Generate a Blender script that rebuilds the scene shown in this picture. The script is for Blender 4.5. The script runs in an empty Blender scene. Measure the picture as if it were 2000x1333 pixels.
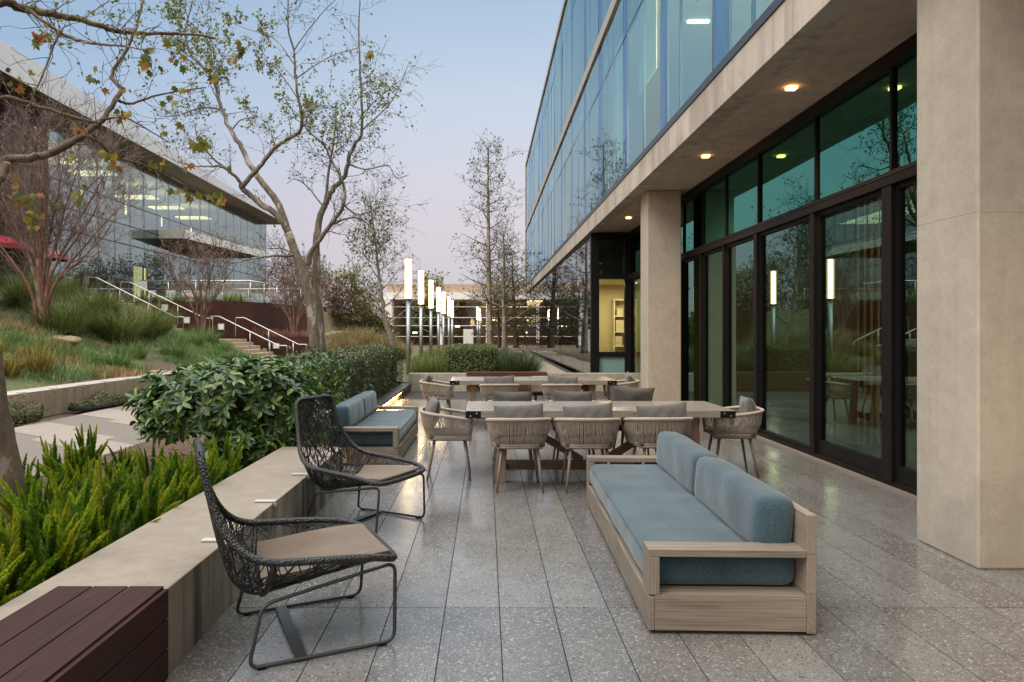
import bpy, math, random
import numpy as np
from mathutils import Vector, Matrix

R = math.radians
RNG = random.Random(7)
NR = np.random.default_rng(11)
C = bpy.context.scene.collection
F, VU, VV, H = 1333.0, 949.0, 648.0, 1.48      # focal length and horizon of the photo, eye height


def P(u, v, Y):
    return Vector(((u - VU) / F * Y, Y, H - (v - VV) / F * Y))


# ------------------------------------------------------------------ mesh builder
class MB:
    def __init__(self):
        self.v, self.f, self.m = [], [], []

    def add(self, verts, faces, m=0, M=None):
        b = len(self.v)
        if M is not None:
            verts = [M @ Vector(p) for p in verts]
        self.v += [tuple(p) for p in verts]
        self.f += [tuple(b + i for i in fc) for fc in faces]
        self.m += [m] * len(faces)
        return self

    def box(self, x0, x1, y0, y1, z0, z1, m=0, M=None):
        v = [(x0, y0, z0), (x1, y0, z0), (x1, y1, z0), (x0, y1, z0), (x0, y0, z1), (x1, y0, z1), (x1, y1, z1), (x0, y1, z1)]
        f = [(0, 3, 2, 1), (4, 5, 6, 7), (0, 1, 5, 4), (1, 2, 6, 5), (2, 3, 7, 6), (3, 0, 4, 7)]
        return self.add(v, f, m, M)

    def bar(self, a, b, w, h, m=0, up=(0, 0, 1)):
        a, b = Vector(a), Vector(b)
        d = (b - a).normalized()
        s = d.cross(Vector(up))
        if s.length < 1e-4:
            s = d.cross(Vector((0, 1, 0)))
        s.normalize()
        n = s.cross(d)
        v = []
        for p in (a, b):
            for i, j in ((-1, -1), (1, -1), (1, 1), (-1, 1)):
                v.append(p + s * (w / 2 * i) + n * (h / 2 * j))
        return self.add(v, [(0, 3, 2, 1), (4, 5, 6, 7), (0, 1, 5, 4), (1, 2, 6, 5), (2, 3, 7, 6), (3, 0, 4, 7)], m)

    def tube(self, pts, r, n=6, closed=False, m=0, cap=True):
        pts = [Vector(p) for p in pts]
        k = len(pts)
        rs = r if isinstance(r, (list, tuple)) else [r] * k
        v, f = [], []
        ref = None
        for i, p in enumerate(pts):
            if closed:
                d = pts[(i + 1) % k] - pts[i - 1]
            else:
                d = pts[min(i + 1, k - 1)] - pts[max(i - 1, 0)]
            if d.length < 1e-9:
                d = Vector((0, 0, 1))
            d.normalize()
            if ref is None:
                ref = Vector((0, 0, 1)) if abs(d.z) < .9 else Vector((1, 0, 0))
                ref = (ref - d * ref.dot(d)).normalized()
            else:
                ref = ref - d * ref.dot(d)
                if ref.length < 1e-6:
                    ref = d.orthogonal()
                ref.normalize()
            s = d.cross(ref)
            for j in range(n):
                a = 2 * math.pi * j / n
                v.append(p + (ref * math.cos(a) + s * math.sin(a)) * rs[i])
        for i in range(k if closed else k - 1):
            a, b = i * n, ((i + 1) % k) * n
            for j in range(n):
                f.append((a + j, a + (j + 1) % n, b + (j + 1) % n, b + j))
        if cap and not closed:
            f.append(tuple(reversed(range(n))))
            f.append(tuple(range((k - 1) * n, k * n)))
        return self.add(v, f, m)

    def grid(self, pts, m=0, wrap_u=False):
        """pts: rows of points"""
        nu, nv = len(pts), len(pts[0])
        f = []
        for i in range(nu if wrap_u else nu - 1):
            for j in range(nv - 1):
                a, b = i * nv, ((i + 1) % nu) * nv
                f.append((a + j, b + j, b + j + 1, a + j + 1))
        return self.add([p for row in pts for p in row], f, m)

    def prism(self, poly, z0, z1, m=0, M=None):
        """vertical prism on a counter-clockwise plan polygon; z1 may be a list"""
        n = len(poly)
        z1s = z1 if isinstance(z1, (list, tuple)) else [z1] * n
        z0s = z0 if isinstance(z0, (list, tuple)) else [z0] * n
        v = [(p[0], p[1], z0s[i]) for i, p in enumerate(poly)] + [(p[0], p[1], z1s[i]) for i, p in enumerate(poly)]
        f = [tuple(reversed(range(n))), tuple(range(n, 2 * n))]
        for i in range(n):
            j = (i + 1) % n
            f.append((i, j, n + j, n + i))
        return self.add(v, f, m, M)

    def cushion(self, x0, x1, y0, y1, z0, z1, puff=.02, rad=.05, n=14, m=0, M=None, seed=0, lump=.004):
        """soft box: rounded edges, puffed faces"""
        cx, cy, cz = (x0 + x1) / 2, (y0 + y1) / 2, (z0 + z1) / 2
        hx, hy, hz = (x1 - x0) / 2, (y1 - y0) / 2, (z1 - z0) / 2
        rad = min(rad, hx * .98, hy * .98, hz * .98)
        verts, faces, idx = [], [], {}
        rr = random.Random(seed)
        ph = [rr.uniform(0, 6.28) for _ in range(6)]

        def axis_pts(h, k):
            inner = h - rad
            ts = [-h, -h + rad * .15, -h + rad * .5, -inner]
            ts += [-inner + 2 * inner * i / k for i in range(1, k)]
            ts += [inner, h - rad * .5, h - rad * .15, h]
            return ts
        ks = [max(2, min(n, int(h * 2 / .07))) for h in (hx, hy, hz)]
        A = [axis_pts(h, k) for h, k in zip((hx, hy, hz), ks)]

        def vid(p):
            key = tuple(round(c, 5) for c in p)
            if key in idx:
                return idx[key]
            x, y, z = p
            q = Vector((max(-hx + rad, min(hx - rad, x)), max(-hy + rad, min(hy - rad, y)), max(-hz + rad, min(hz - rad, z))))
            d = Vector(p) - q
            if d.length > 1e-7:
                o = q + d.normalized() * rad
            else:
                o = Vector(p)
            fx, fy, fz = 1 - (o.x / hx) ** 2, 1 - (o.y / hy) ** 2, 1 - (o.z / hz) ** 2
            sx, sy, sz = math.copysign(abs(o.x / hx) ** 2, o.x), math.copysign(abs(o.y / hy) ** 2, o.y), math.copysign(abs(o.z / hz) ** 2, o.z)
            w = lump * (math.sin(o.x * 13 + o.y * 9 + ph[0]) + math.sin(o.y * 17 - o.z * 11 + ph[1]) + .6 * math.sin(o.x * 31 + o.z * 23 + ph[2]))
            e = Vector((sx * max(fy * fz, 0) ** .6 * (puff + w), sy * max(fx * fz, 0) ** .6 * (puff + w), sz * max(fx * fy, 0) ** .6 * (puff + w)))
            o = o + e
            idx[key] = len(verts)
            verts.append((cx + o.x, cy + o.y, cz + o.z))
            return idx[key]
        for ax in range(3):
            a, b = [i for i in range(3) if i != ax]
            hh = (hx, hy, hz)[ax]
            for sgn in (-1, 1):
                for i in range(len(A[a]) - 1):
                    for j in range(len(A[b]) - 1):
                        q = []
                        for di, dj in ((0, 0), (1, 0), (1, 1), (0, 1)):
                            p = [0, 0, 0]
                            p[ax] = sgn * hh
                            p[a] = A[a][i + di]
                            p[b] = A[b][j + dj]
                            q.append(vid(p))
                        flip = (sgn < 0) ^ (ax == 1)
                        q = q[::-1] if flip else q
                        if len(set(q)) >= 3:
                            faces.append(tuple(dict.fromkeys(q)))
        return self.add(verts, faces, m, M)

    def mesh(self, name, mats, smooth=False):
        me = bpy.data.meshes.new(name)
        me.from_pydata(self.v, [], self.f)
        for mt in (mats if isinstance(mats, (list, tuple)) else [mats]):
            me.materials.append(mt)
        if any(self.m):
            me.polygons.foreach_set('material_index', self.m)
        if smooth:
            me.polygons.foreach_set('use_smooth', [True] * len(me.polygons))
        me.update()
        return me

    def build(self, name, mats, parent=None, smooth=False, bevel=0, world=False):
        return link(name, self.mesh(name, mats, smooth), parent, bevel, world)


def pmat(parent):
    return Matrix.Translation(parent.location) @ parent.rotation_euler.to_matrix().to_4x4()


def link(name, me, parent=None, bevel=0, world=False):
    o = bpy.data.objects.new(name, me)
    C.objects.link(o)
    if parent is not None:
        o.parent = parent
        if world:
            q, m = parent, Matrix()
            while q is not None:
                m = pmat(q) @ m if q.parent is None else m
                q = q.parent
            if parent.type == 'EMPTY':
                o.matrix_parent_inverse = m.inverted()
    if bevel:
        b = o.modifiers.new('edge', 'BEVEL')
        b.width = bevel
        b.segments = 2
        b.limit_method = 'ANGLE'
        b.angle_limit = R(40)
    return o


def np_mesh(name, V, Fc, mats, smooth=False, midx=None):
    """V (N,3), Fc (M,k) same size faces, or list of such arrays"""
    me = bpy.data.meshes.new(name)
    Fl = Fc if isinstance(Fc, list) else [Fc]
    Fl = [np.asarray(f, dtype=np.int32) for f in Fl if len(f)]
    V = np.asarray(V, dtype=np.float32)
    loops = np.concatenate([f.ravel() for f in Fl])
    tot = np.concatenate([np.full(len(f), f.shape[1], dtype=np.int32) for f in Fl])
    start = np.concatenate([[0], np.cumsum(tot)[:-1]]).astype(np.int32)
    me.vertices.add(len(V))
    me.vertices.foreach_set('co', V.ravel())
    me.loops.add(len(loops))
    me.loops.foreach_set('vertex_index', loops)
    me.polygons.add(len(tot))
    me.polygons.foreach_set('loop_start', start)
    me.polygons.foreach_set('loop_total', tot)
    for mt in (mats if isinstance(mats, (list, tuple)) else [mats]):
        me.materials.append(mt)
    if midx is not None:
        me.polygons.foreach_set('material_index', np.asarray(midx, dtype=np.int32))
    if smooth:
        me.polygons.foreach_set('use_smooth', np.ones(len(tot), dtype=bool))
    me.update(calc_edges=True)
    me.validate()
    return me


def unit(a):
    return a / np.maximum(np.linalg.norm(a, axis=1, keepdims=True), 1e-9)


def frames(d, up=None):
    """columns: length dir, side, normal"""
    d = unit(d)
    if up is None:
        up = np.tile([0, 0, 1.0], (len(d), 1))
    s = np.cross(up, d)
    bad = np.linalg.norm(s, axis=1) < 1e-4
    s[bad] = np.cross(np.tile([1.0, .1, 0], (bad.sum(), 1)), d[bad])
    s = unit(s)
    n = np.cross(d, s)
    return np.stack([d, s, n], axis=2)


def spread(tv, tf, fr, pos, sc):
    """copies of a template into single arrays"""
    tv = np.asarray(tv, float)
    tf = np.asarray(tf, int)
    k = len(tv)
    n = len(pos)
    sc = np.asarray(sc, float)
    if sc.ndim == 1:
        sc = np.stack([sc] * 3, axis=1)
    loc = tv[None] * sc[:, None, :]
    V = np.einsum('nij,nkj->nki', fr, loc) + pos[:, None, :]
    Fc = tf[None] + (np.arange(n) * k)[:, None, None]
    return V.reshape(-1, 3), Fc.reshape(-1, tf.shape[1])


LEAF4 = ([(0, 0, 0), (.5, .5, .06), (1, 0, 0), (.5, -.5, .06)], [(0, 3, 2, 1)])
LEAF8 = ([(0, 0, 0), (.3, .42, .10), (.7, .40, .10), (1, 0, -.05), (.7, -.40, .10), (.3, -.42, .10), (.35, 0, .0), (.7, 0, .0)],
         [(0, 6, 1), (6, 2, 1), (6, 7, 2), (7, 3, 2), (0, 5, 6), (5, 4, 6), (6, 4, 7), (7, 4, 3)])


def sticks(A, B, ra, rb, n=3):
    A, B = np.asarray(A, float), np.asarray(B, float)
    ra, rb = np.asarray(ra, float), np.asarray(rb, float)
    fr = frames(B - A)
    ang = np.arange(n) * 2 * np.pi / n
    ring = np.stack([np.zeros(n), np.cos(ang), np.sin(ang)], axis=1)
    off = np.einsum('nij,kj->nki', fr, ring)
    V = np.concatenate([A[:, None] + off * ra[:, None, None], B[:, None] + off * rb[:, None, None]], axis=1)
    base = (np.arange(len(A)) * 2 * n)[:, None, None]
    q = np.array([(j, (j + 1) % n, n + (j + 1) % n, n + j) for j in range(n)])
    return V.reshape(-1, 3), (q[None] + base).reshape(-1, 4)


def merge(*pairs):
    Vs, Fs, b = [], [], 0
    for V, Fc in pairs:
        Vs.append(V)
        Fs.append(Fc + b)
        b += len(V)
    return np.concatenate(Vs), Fs


def catmull(pts, k=5):
    pts = [Vector(p) for p in pts]
    out = []
    for i in range(len(pts) - 1):
        p0, p1, p2, p3 = pts[max(i - 1, 0)], pts[i], pts[i + 1], pts[min(i + 2, len(pts) - 1)]
        for j in range(k):
            t = j / k
            out.append(.5 * ((2 * p1) + (p2 - p0) * t + (2 * p0 - 5 * p1 + 4 * p2 - p3) * t * t + (3 * p1 - p0 - 3 * p2 + p3) * t ** 3))
    out.append(pts[-1])
    return out


def fillet(pts, r=.03, k=4, closed=False):
    """round the corners of a polyline"""
    pts = [Vector(p) for p in pts]
    n = len(pts)
    out = []
    for i, p in enumerate(pts):
        if not closed and i in (0, n - 1):
            out.append(p)
            continue
        a, b = pts[i - 1] - p, pts[(i + 1) % n] - p
        q = min(r, a.length * .45, b.length * .45)
        s, e = p + a.normalized() * q, p + b.normalized() * q
        for j in range(k + 1):
            t = j / k
            out.append(s * (1 - t) ** 2 + p * 2 * t * (1 - t) + e * t * t)
    return out


# ------------------------------------------------------------------ things
def tag(o, label, cat, group=None, kind=None):
    if label:
        o['label'] = label
    if cat:
        o['category'] = cat
    if group:
        o['group'] = group
    if kind or (label and cat):
        o['kind'] = kind or 'thing'
    return o


def thing(name, label, cat, loc=(0, 0, 0), rotz=0, group=None):
    o = bpy.data.objects.new(name, None)
    o.empty_display_size = .2
    C.objects.link(o)
    o.location = loc
    o.rotation_euler = (0, 0, rotz)
    return tag(o, label, cat, group)


def struct(name, mb_or_me, mat=None, bevel=0, kind='structure'):
    o = mb_or_me.build(name, mat, bevel=bevel) if isinstance(mb_or_me, MB) else link(name, mb_or_me, bevel=bevel)
    o['kind'] = kind
    return o


KIDS = {}


def children(o):
    return [c for c in bpy.data.objects if c.parent is o]


def dup(root, loc, rotz, label, group=None, sc=None):
    r = root.copy()
    C.objects.link(r)
    r.location = loc
    r.rotation_euler = (0, 0, rotz)
    r['label'] = label
    if group:
        r['group'] = group
    if sc:
        r.scale = (sc, sc, sc)
    for ch in children(root):
        c = ch.copy()
        C.objects.link(c)
        c.parent = r
        for g in children(ch):
            d = g.copy()
            C.objects.link(d)
            d.parent = c
    return r


# ------------------------------------------------------------------ materials
def newmat(name):
    m = bpy.data.materials.new(name)
    m.use_nodes = True
    nt = m.node_tree
    b = nt.nodes['Principled BSDF']
    return m, nt, b


def N(nt, typ, **kw):
    n = nt.nodes.new(typ)
    for k, v in kw.items():
        if k in n.inputs.keys():
            n.inputs[k].default_value = v
        else:
            setattr(n, k, v)
    return n


def ramp(nt, stops, interp='LINEAR'):
    n = nt.nodes.new('ShaderNodeValToRGB')
    n.color_ramp.interpolation = interp
    e = n.color_ramp.elements
    while len(e) < len(stops):
        e.new(.5)
    for s, (p, c) in zip(e, stops):
        s.position = p
        s.color = (*c, 1) if len(c) == 3 else c
    return n


def L(nt, a, b):
    nt.links.new(a, b)


def coords(nt, scale=(1, 1, 1), kind='Object', rot=(0, 0, 0)):
    tc = nt.nodes.new('ShaderNodeTexCoord')
    mp = nt.nodes.new('ShaderNodeMapping')
    mp.inputs['Scale'].default_value = scale
    mp.inputs['Rotation'].default_value = rot
    L(nt, tc.outputs[kind], mp.inputs['Vector'])
    return mp.outputs['Vector']


def noise(nt, vec, scale, detail=4, rough=.55, dist=0):
    n = N(nt, 'ShaderNodeTexNoise', Scale=scale, Detail=detail, Roughness=rough, Distortion=dist)
    L(nt, vec, n.inputs['Vector'])
    return n.outputs['Fac']


def bump(nt, b, h, strength=.2, dist=.01):
    n = N(nt, 'ShaderNodeBump', Strength=strength, Distance=dist)
    L(nt, h, n.inputs['Height'])
    L(nt, n.outputs['Normal'], b.inputs['Normal'])


def mixc(nt, fac, a, b, mode='MIX'):
    n = nt.nodes.new('ShaderNodeMix')
    n.data_type = 'RGBA'
    n.blend_type = mode
    for s, x in (('Factor', fac), ('A', a), ('B', b)):
        i = [q for q in n.inputs if q.name == s and (s == 'Factor' and q.type == 'VALUE' or q.type == 'RGBA')][0]
        if hasattr(x, 'is_linked'):
            L(nt, x, i)
        else:
            i.default_value = x if s == 'Factor' else (*x, 1)
    return [q for q in n.outputs if q.type == 'RGBA'][0]


def math_(nt, op, a, b=None, clamp=False):
    n = nt.nodes.new('ShaderNodeMath')
    n.operation = op
    n.use_clamp = clamp
    for i, x in enumerate((a, b)):
        if x is None:
            continue
        if hasattr(x, 'is_linked'):
            L(nt, x, n.inputs[i])
        else:
            n.inputs[i].default_value = x
    return n.outputs[0]


def plain(name, col, rough=.5, metal=0, spec=.5, var=.0, scale=20):
    m, nt, b = newmat(name)
    b.inputs['Roughness'].default_value = rough
    b.inputs['Metallic'].default_value = metal
    b.inputs['Specular IOR Level'].default_value = spec
    if var:
        f = noise(nt, coords(nt), scale)
        c = ramp(nt, [(.3, tuple(x * (1 - var) for x in col)), (.7, tuple(min(1, x * (1 + var)) for x in col))])
        L(nt, f, c.inputs[0])
        L(nt, c.outputs[0], b.inputs['Base Color'])
    else:
        b.inputs['Base Color'].default_value = (*col, 1)
    return m


def emit(name, col, strength):
    m, nt, b = newmat(name)
    b.inputs['Base Color'].default_value = (.8, .8, .8, 1)
    b.inputs['Emission Color'].default_value = (*col, 1)
    b.inputs['Emission Strength'].default_value = strength
    return m


def concrete(name, col, var=.16, streak=.0, rough=.75, scale=1.3, stain=None):
    m, nt, b = newmat(name)
    v = coords(nt)
    n1 = noise(nt, v, scale, 6, .62, .3)
    n2 = noise(nt, v, 9, 5, .65)
    n3 = noise(nt, v, 60, 3, .6)
    f = math_(nt, 'ADD', math_(nt, 'MULTIPLY', n1, .5), math_(nt, 'ADD', math_(nt, 'MULTIPLY', n2, .32), math_(nt, 'MULTIPLY', n3, .18)))
    lo, hi = tuple(x * (1 - var) for x in col), tuple(min(1, x * (1 + var)) for x in col)
    c = ramp(nt, [(.40, lo), (.5, col), (.60, hi)])
    L(nt, f, c.inputs[0])
    out = c.outputs[0]
    if streak:
        sv = coords(nt, (7, 7, .35))
        s = noise(nt, sv, 1.0, 5, .6)
        big = noise(nt, coords(nt, (.5, .5, .6)), 1.0, 3)
        sr = ramp(nt, [(.44, (0, 0, 0)), (.62, (1, 1, 1))])
        L(nt, math_(nt, 'MULTIPLY', s, math_(nt, 'ADD', big, .5)), sr.inputs[0])
        out = mixc(nt, math_(nt, 'MULTIPLY', sr.outputs[0], streak), out, stain or tuple(x * .35 for x in col))
    # pores
    vo = N(nt, 'ShaderNodeTexVoronoi', Scale=38)
    L(nt, v, vo.inputs['Vector'])
    pr = ramp(nt, [(.13, (1, 1, 1)), (.24, (0, 0, 0))])
    L(nt, vo.outputs['Distance'], pr.inputs[0])
    gate = ramp(nt, [(.55, (0, 0, 0)), (.6, (1, 1, 1))])
    L(nt, n2, gate.inputs[0])
    pore = math_(nt, 'MULTIPLY', pr.outputs[0], gate.outputs[0])
    out = mixc(nt, math_(nt, 'MULTIPLY', pore, .5), out, tuple(x * .4 for x in col))
    L(nt, out, b.inputs['Base Color'])
    b.inputs['Roughness'].default_value = rough
    b.inputs['Specular IOR Level'].default_value = .35
    bump(nt, b, math_(nt, 'SUBTRACT', math_(nt, 'ADD', n2, n3), pore), .12, .004)
    return m


def wood(name, col, axis='y', var=.25, rough=.6, grain=28):
    grain *= 3
    m, nt, b = newmat(name)
    sc = {'x': (2.2, grain, grain), 'y': (grain, 2.2, grain), 'z': (grain, grain, 2.2)}[axis]
    v = coords(nt, sc)
    n1 = noise(nt, v, 1.0, 6, .6, .6)
    n2 = noise(nt, coords(nt), 2.2, 3)
    rnd = nt.nodes.new('ShaderNodeNewGeometry').outputs['Random Per Island']
    f = math_(nt, 'ADD', math_(nt, 'MULTIPLY', n1, .7), math_(nt, 'ADD', math_(nt, 'MULTIPLY', n2, .2), math_(nt, 'MULTIPLY', rnd, .14)))
    c = ramp(nt, [(.38, tuple(x * (1 - var) for x in col)), (.52, col), (.66, tuple(min(1, x * (1 + var * .8)) for x in col))])
    L(nt, f, c.inputs[0])
    L(nt, c.outputs[0], b.inputs['Base Color'])
    b.inputs['Roughness'].default_value = rough
    b.inputs['Specular IOR Level'].default_value = .25
    bump(nt, b, n1, .15, .002)
    return m


def fabric(name, col, var=.14, scale=420, rough=.9):
    m, nt, b = newmat(name)
    v = coords(nt)
    w1 = N(nt, 'ShaderNodeTexNoise', Scale=1.0, Detail=2)
    L(nt, coords(nt, (scale, scale * .16, scale * .5)), w1.inputs['Vector'])
    w2 = N(nt, 'ShaderNodeTexNoise', Scale=1.0, Detail=2)
    L(nt, coords(nt, (scale * .16, scale, scale * .3)), w2.inputs['Vector'])
    big = noise(nt, v, 3.5, 4)
    f = math_(nt, 'ADD', math_(nt, 'MULTIPLY', math_(nt, 'ADD', w1.outputs[0], w2.outputs[0]), .35), math_(nt, 'MULTIPLY', big, .3))
    c = ramp(nt, [(.40, tuple(x * (1 - var * 1.6) for x in col)), (.5, col), (.60, tuple(min(1, x * (1 + var * 1.6)) for x in col))])
    L(nt, f, c.inputs[0])
    L(nt, c.outputs[0], b.inputs['Base Color'])
    b.inputs['Roughness'].default_value = rough
    b.inputs['Specular IOR Level'].default_value = .2
    b.inputs['Sheen Weight'].default_value = .25
    b.inputs['Sheen Roughness'].default_value = .5
    wr = noise(nt, v, 7.5, 3, .45, 1.6)
    bump(nt, b, math_(nt, 'ADD', math_(nt, 'MULTIPLY', f, .06), wr), .20, .016)
    return m


def leafmat(name, stops, rough=.5, trans=.25, spec=.4):
    """leaf colour picked per leaf"""
    m, nt, b = newmat(name)
    rnd = nt.nodes.new('ShaderNodeNewGeometry').outputs['Random Per Island']
    c = ramp(nt, stops)
    L(nt, rnd, c.inputs[0])
    L(nt, c.outputs[0], b.inputs['Base Color'])
    b.inputs['Roughness'].default_value = rough
    b.inputs['Specular IOR Level'].default_value = spec
    if trans:
        t = nt.nodes.new('ShaderNodeBsdfTranslucent')
        L(nt, c.outputs[0], t.inputs['Color'])
        mx = nt.nodes.new('ShaderNodeMixShader')
        mx.inputs[0].default_value = trans
        L(nt, b.outputs[0], mx.inputs[1])
        L(nt, t.outputs[0], mx.inputs[2])
        L(nt, mx.outputs[0], nt.nodes['Material Output'].inputs['Surface'])
    return m


def glass(name, refl, trans, ior=2.0, base=0.0, rough=0.0, wav=0.0, wscale=.6):
    """coated pane: mirror share grows towards grazing view, the rest is tinted and clear"""
    m, nt, b = newmat(name)
    nt.nodes.remove(b)
    fr = nt.nodes.new('ShaderNodeFresnel')
    bf = nt.nodes.new('ShaderNodeNewGeometry').outputs['Backfacing']     # the same from both sides
    L(nt, math_(nt, 'ADD', math_(nt, 'MULTIPLY', bf, 1 / ior - ior), ior), fr.inputs['IOR'])
    g = N(nt, 'ShaderNodeBsdfGlossy', Roughness=rough)
    g.inputs['Color'].default_value = (*refl, 1)
    t = nt.nodes.new('ShaderNodeBsdfTransparent')
    t.inputs['Color'].default_value = (*trans, 1)
    mx = nt.nodes.new('ShaderNodeMixShader')
    fac = math_(nt, 'ADD', math_(nt, 'MULTIPLY', fr.outputs[0], 1 - base), base, True)
    L(nt, fac, mx.inputs[0])
    L(nt, t.outputs[0], mx.inputs[1])
    L(nt, g.outputs[0], mx.inputs[2])
    if wav:
        h = noise(nt, coords(nt, (1, 1, .35)), wscale, 2, .4)
        bp = N(nt, 'ShaderNodeBump', Strength=1.0, Distance=wav)
        L(nt, h, bp.inputs['Height'])
        L(nt, bp.outputs[0], g.inputs['Normal'])
    L(nt, mx.outputs[0], nt.nodes['Material Output'].inputs['Surface'])
    return m
# ------------------------------------------------------------------ camera, sky, sun
sc = bpy.context.scene
cam = bpy.data.cameras.new('camera')
cam.sensor_width = 36
cam.lens = 36 * F / 2000
cam.shift_x = (1000 - VU) / 2000
cam.shift_y = -(666.5 - VV) / 2000
cam.clip_end = 2000
co = bpy.data.objects.new('camera', cam)
C.objects.link(co)
co.location = (0, 0, H)
co.rotation_euler = (R(90), 0, 0)
sc.camera = co

SUN_ROT = R(235)
w = bpy.data.worlds.new('World')
sc.world = w
w.use_nodes = True
nt = w.node_tree
for n in list(nt.nodes):
    nt.nodes.remove(n)
out = nt.nodes.new('ShaderNodeOutputWorld')
tc = nt.nodes.new('ShaderNodeTexCoord')
sp = nt.nodes.new('ShaderNodeSeparateXYZ')
L(nt, tc.outputs['Generated'], sp.inputs[0])
rr = ramp(nt, [(0.0, (.10, .10, .09)), (.492, (.16, .15, .16)), (.5, (.31, .31, .38)), (.535, (.335, .325, .405)), (.573, (.405, .352, .415)), (.61, (.405, .39, .455)), (.66, (.355, .40, .49)), (.72, (.25, .335, .45)), (.78, (.60, .70, .86)), (.86, (2.4, 2.4, 2.42)), (1.0, (3.7, 3.6, 3.5))])  # overhead stops, above the view, raised as added fill light for the ground
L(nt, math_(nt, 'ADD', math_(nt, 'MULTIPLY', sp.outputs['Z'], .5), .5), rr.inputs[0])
# bluer and deeper towards the left of the view
lf = math_(nt, 'MULTIPLY', math_(nt, 'MULTIPLY', math_(nt, 'SUBTRACT', -.1, sp.outputs['X']), 1.9, True), math_(nt, 'MULTIPLY', sp.outputs['Z'], 3.0, True), True)
c1 = mixc(nt, math_(nt, 'MULTIPLY', lf, .75), rr.outputs[0], (.13, .24, .39))
# warm fill glow added to the unseen sky behind and left of the camera
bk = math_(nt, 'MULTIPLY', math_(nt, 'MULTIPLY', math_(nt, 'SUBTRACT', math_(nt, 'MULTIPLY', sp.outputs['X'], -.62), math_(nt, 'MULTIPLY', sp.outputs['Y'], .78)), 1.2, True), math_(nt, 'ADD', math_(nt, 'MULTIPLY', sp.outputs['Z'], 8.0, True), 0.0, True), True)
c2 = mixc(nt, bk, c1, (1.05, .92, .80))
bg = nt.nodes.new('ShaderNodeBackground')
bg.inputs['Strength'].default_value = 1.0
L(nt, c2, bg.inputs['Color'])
sky = nt.nodes.new('ShaderNodeTexSky')
sky.sky_type = 'NISHITA'
sky.sun_disc = False
sky.sun_elevation = R(3)
sky.sun_rotation = SUN_ROT
bg2 = nt.nodes.new('ShaderNodeBackground')
bg2.inputs['Strength'].default_value = .05
L(nt, sky.outputs[0], bg2.inputs['Color'])
ad = nt.nodes.new('ShaderNodeAddShader')
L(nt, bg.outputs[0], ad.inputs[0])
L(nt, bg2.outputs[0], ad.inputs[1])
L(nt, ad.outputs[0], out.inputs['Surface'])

sl = bpy.data.lights.new('sun', 'SUN')
sl.energy = 1.6
sl.angle = R(32)
sl.color = (1, .93, .86)
so = bpy.data.objects.new('sun', sl)
C.objects.link(so)
# Nishita rotation is measured from +Y clockwise
sd = Vector((math.sin(SUN_ROT) * math.cos(R(48)), math.cos(SUN_ROT) * math.cos(R(48)), math.sin(R(48))))
so.rotation_euler = (-sd).to_track_quat('-Z', 'Y').to_euler()

vs = sc.view_settings
sc.display_settings.display_device = 'sRGB'
vs.view_transform = 'Standard'
vs.look = 'None'
vs.exposure = .55
vs.gamma = 1
vs.use_curve_mapping = False
cy = sc.cycles
cy.use_denoising = True
cy.denoiser = 'OPENIMAGEDENOISE'
cy.use_adaptive_sampling = True
cy.adaptive_threshold = .02
cy.max_bounces = 8
cy.diffuse_bounces = 3
cy.glossy_bounces = 4
cy.transmission_bounces = 4
cy.transparent_max_bounces = 12
cy.sample_clamp_indirect = 4
cy.sample_clamp_direct = 0
cy.caustics_reflective = False
cy.caustics_refractive = False
cy.use_light_tree = True
cy.blur_glossy = .5

# ------------------------------------------------------------------ shared materials
M = {}
M['conc'] = concrete('board concrete', (.40, .35, .29), .13, .18)
M['conc_col'] = concrete('column concrete', (.385, .35, .295), .15, .2, scale=.8, stain=(.25, .22, .19))
M['conc_wall'] = concrete('seat wall concrete', (.23, .195, .158), .15, .3, stain=(.16, .135, .11))
M['conc_face'] = concrete('stained wall face', (.26, .225, .185), .20, 1.0, stain=(.035, .04, .05))
M['conc_soffit'] = concrete('soffit concrete', (.54, .46, .385), .14, .3, scale=.8)
M['white'] = plain('white paint', (.75, .74, .72), .45)
M['black'] = plain('black anodised frame', (.008, .008, .009), .5, 0, .10)
M['dark'] = plain('dark bronze metal', (.035, .028, .025), .4, .3)
M['steel'] = plain('galvanised pole', (.38, .38, .39), .38, .8, .5, .08)
M['inox'] = plain('brushed rail', (.62, .60, .57), .3, .9)
M['corten'] = concrete('weathering steel', (.070, .021, .016), .22, .4, .55, stain=(.025, .011, .01))
M['ipe'] = wood('dark red hardwood', (.034, .012, .010), 'y', .45, .72)
M['ipex'] = wood('dark red hardwood along x', (.085, .036, .028), 'x', .35, .5)
M['soil'] = concrete('bark mulch', (.075, .048, .034), .55, .0, .95, scale=14)
M['mulch'] = M['soil']

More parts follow.
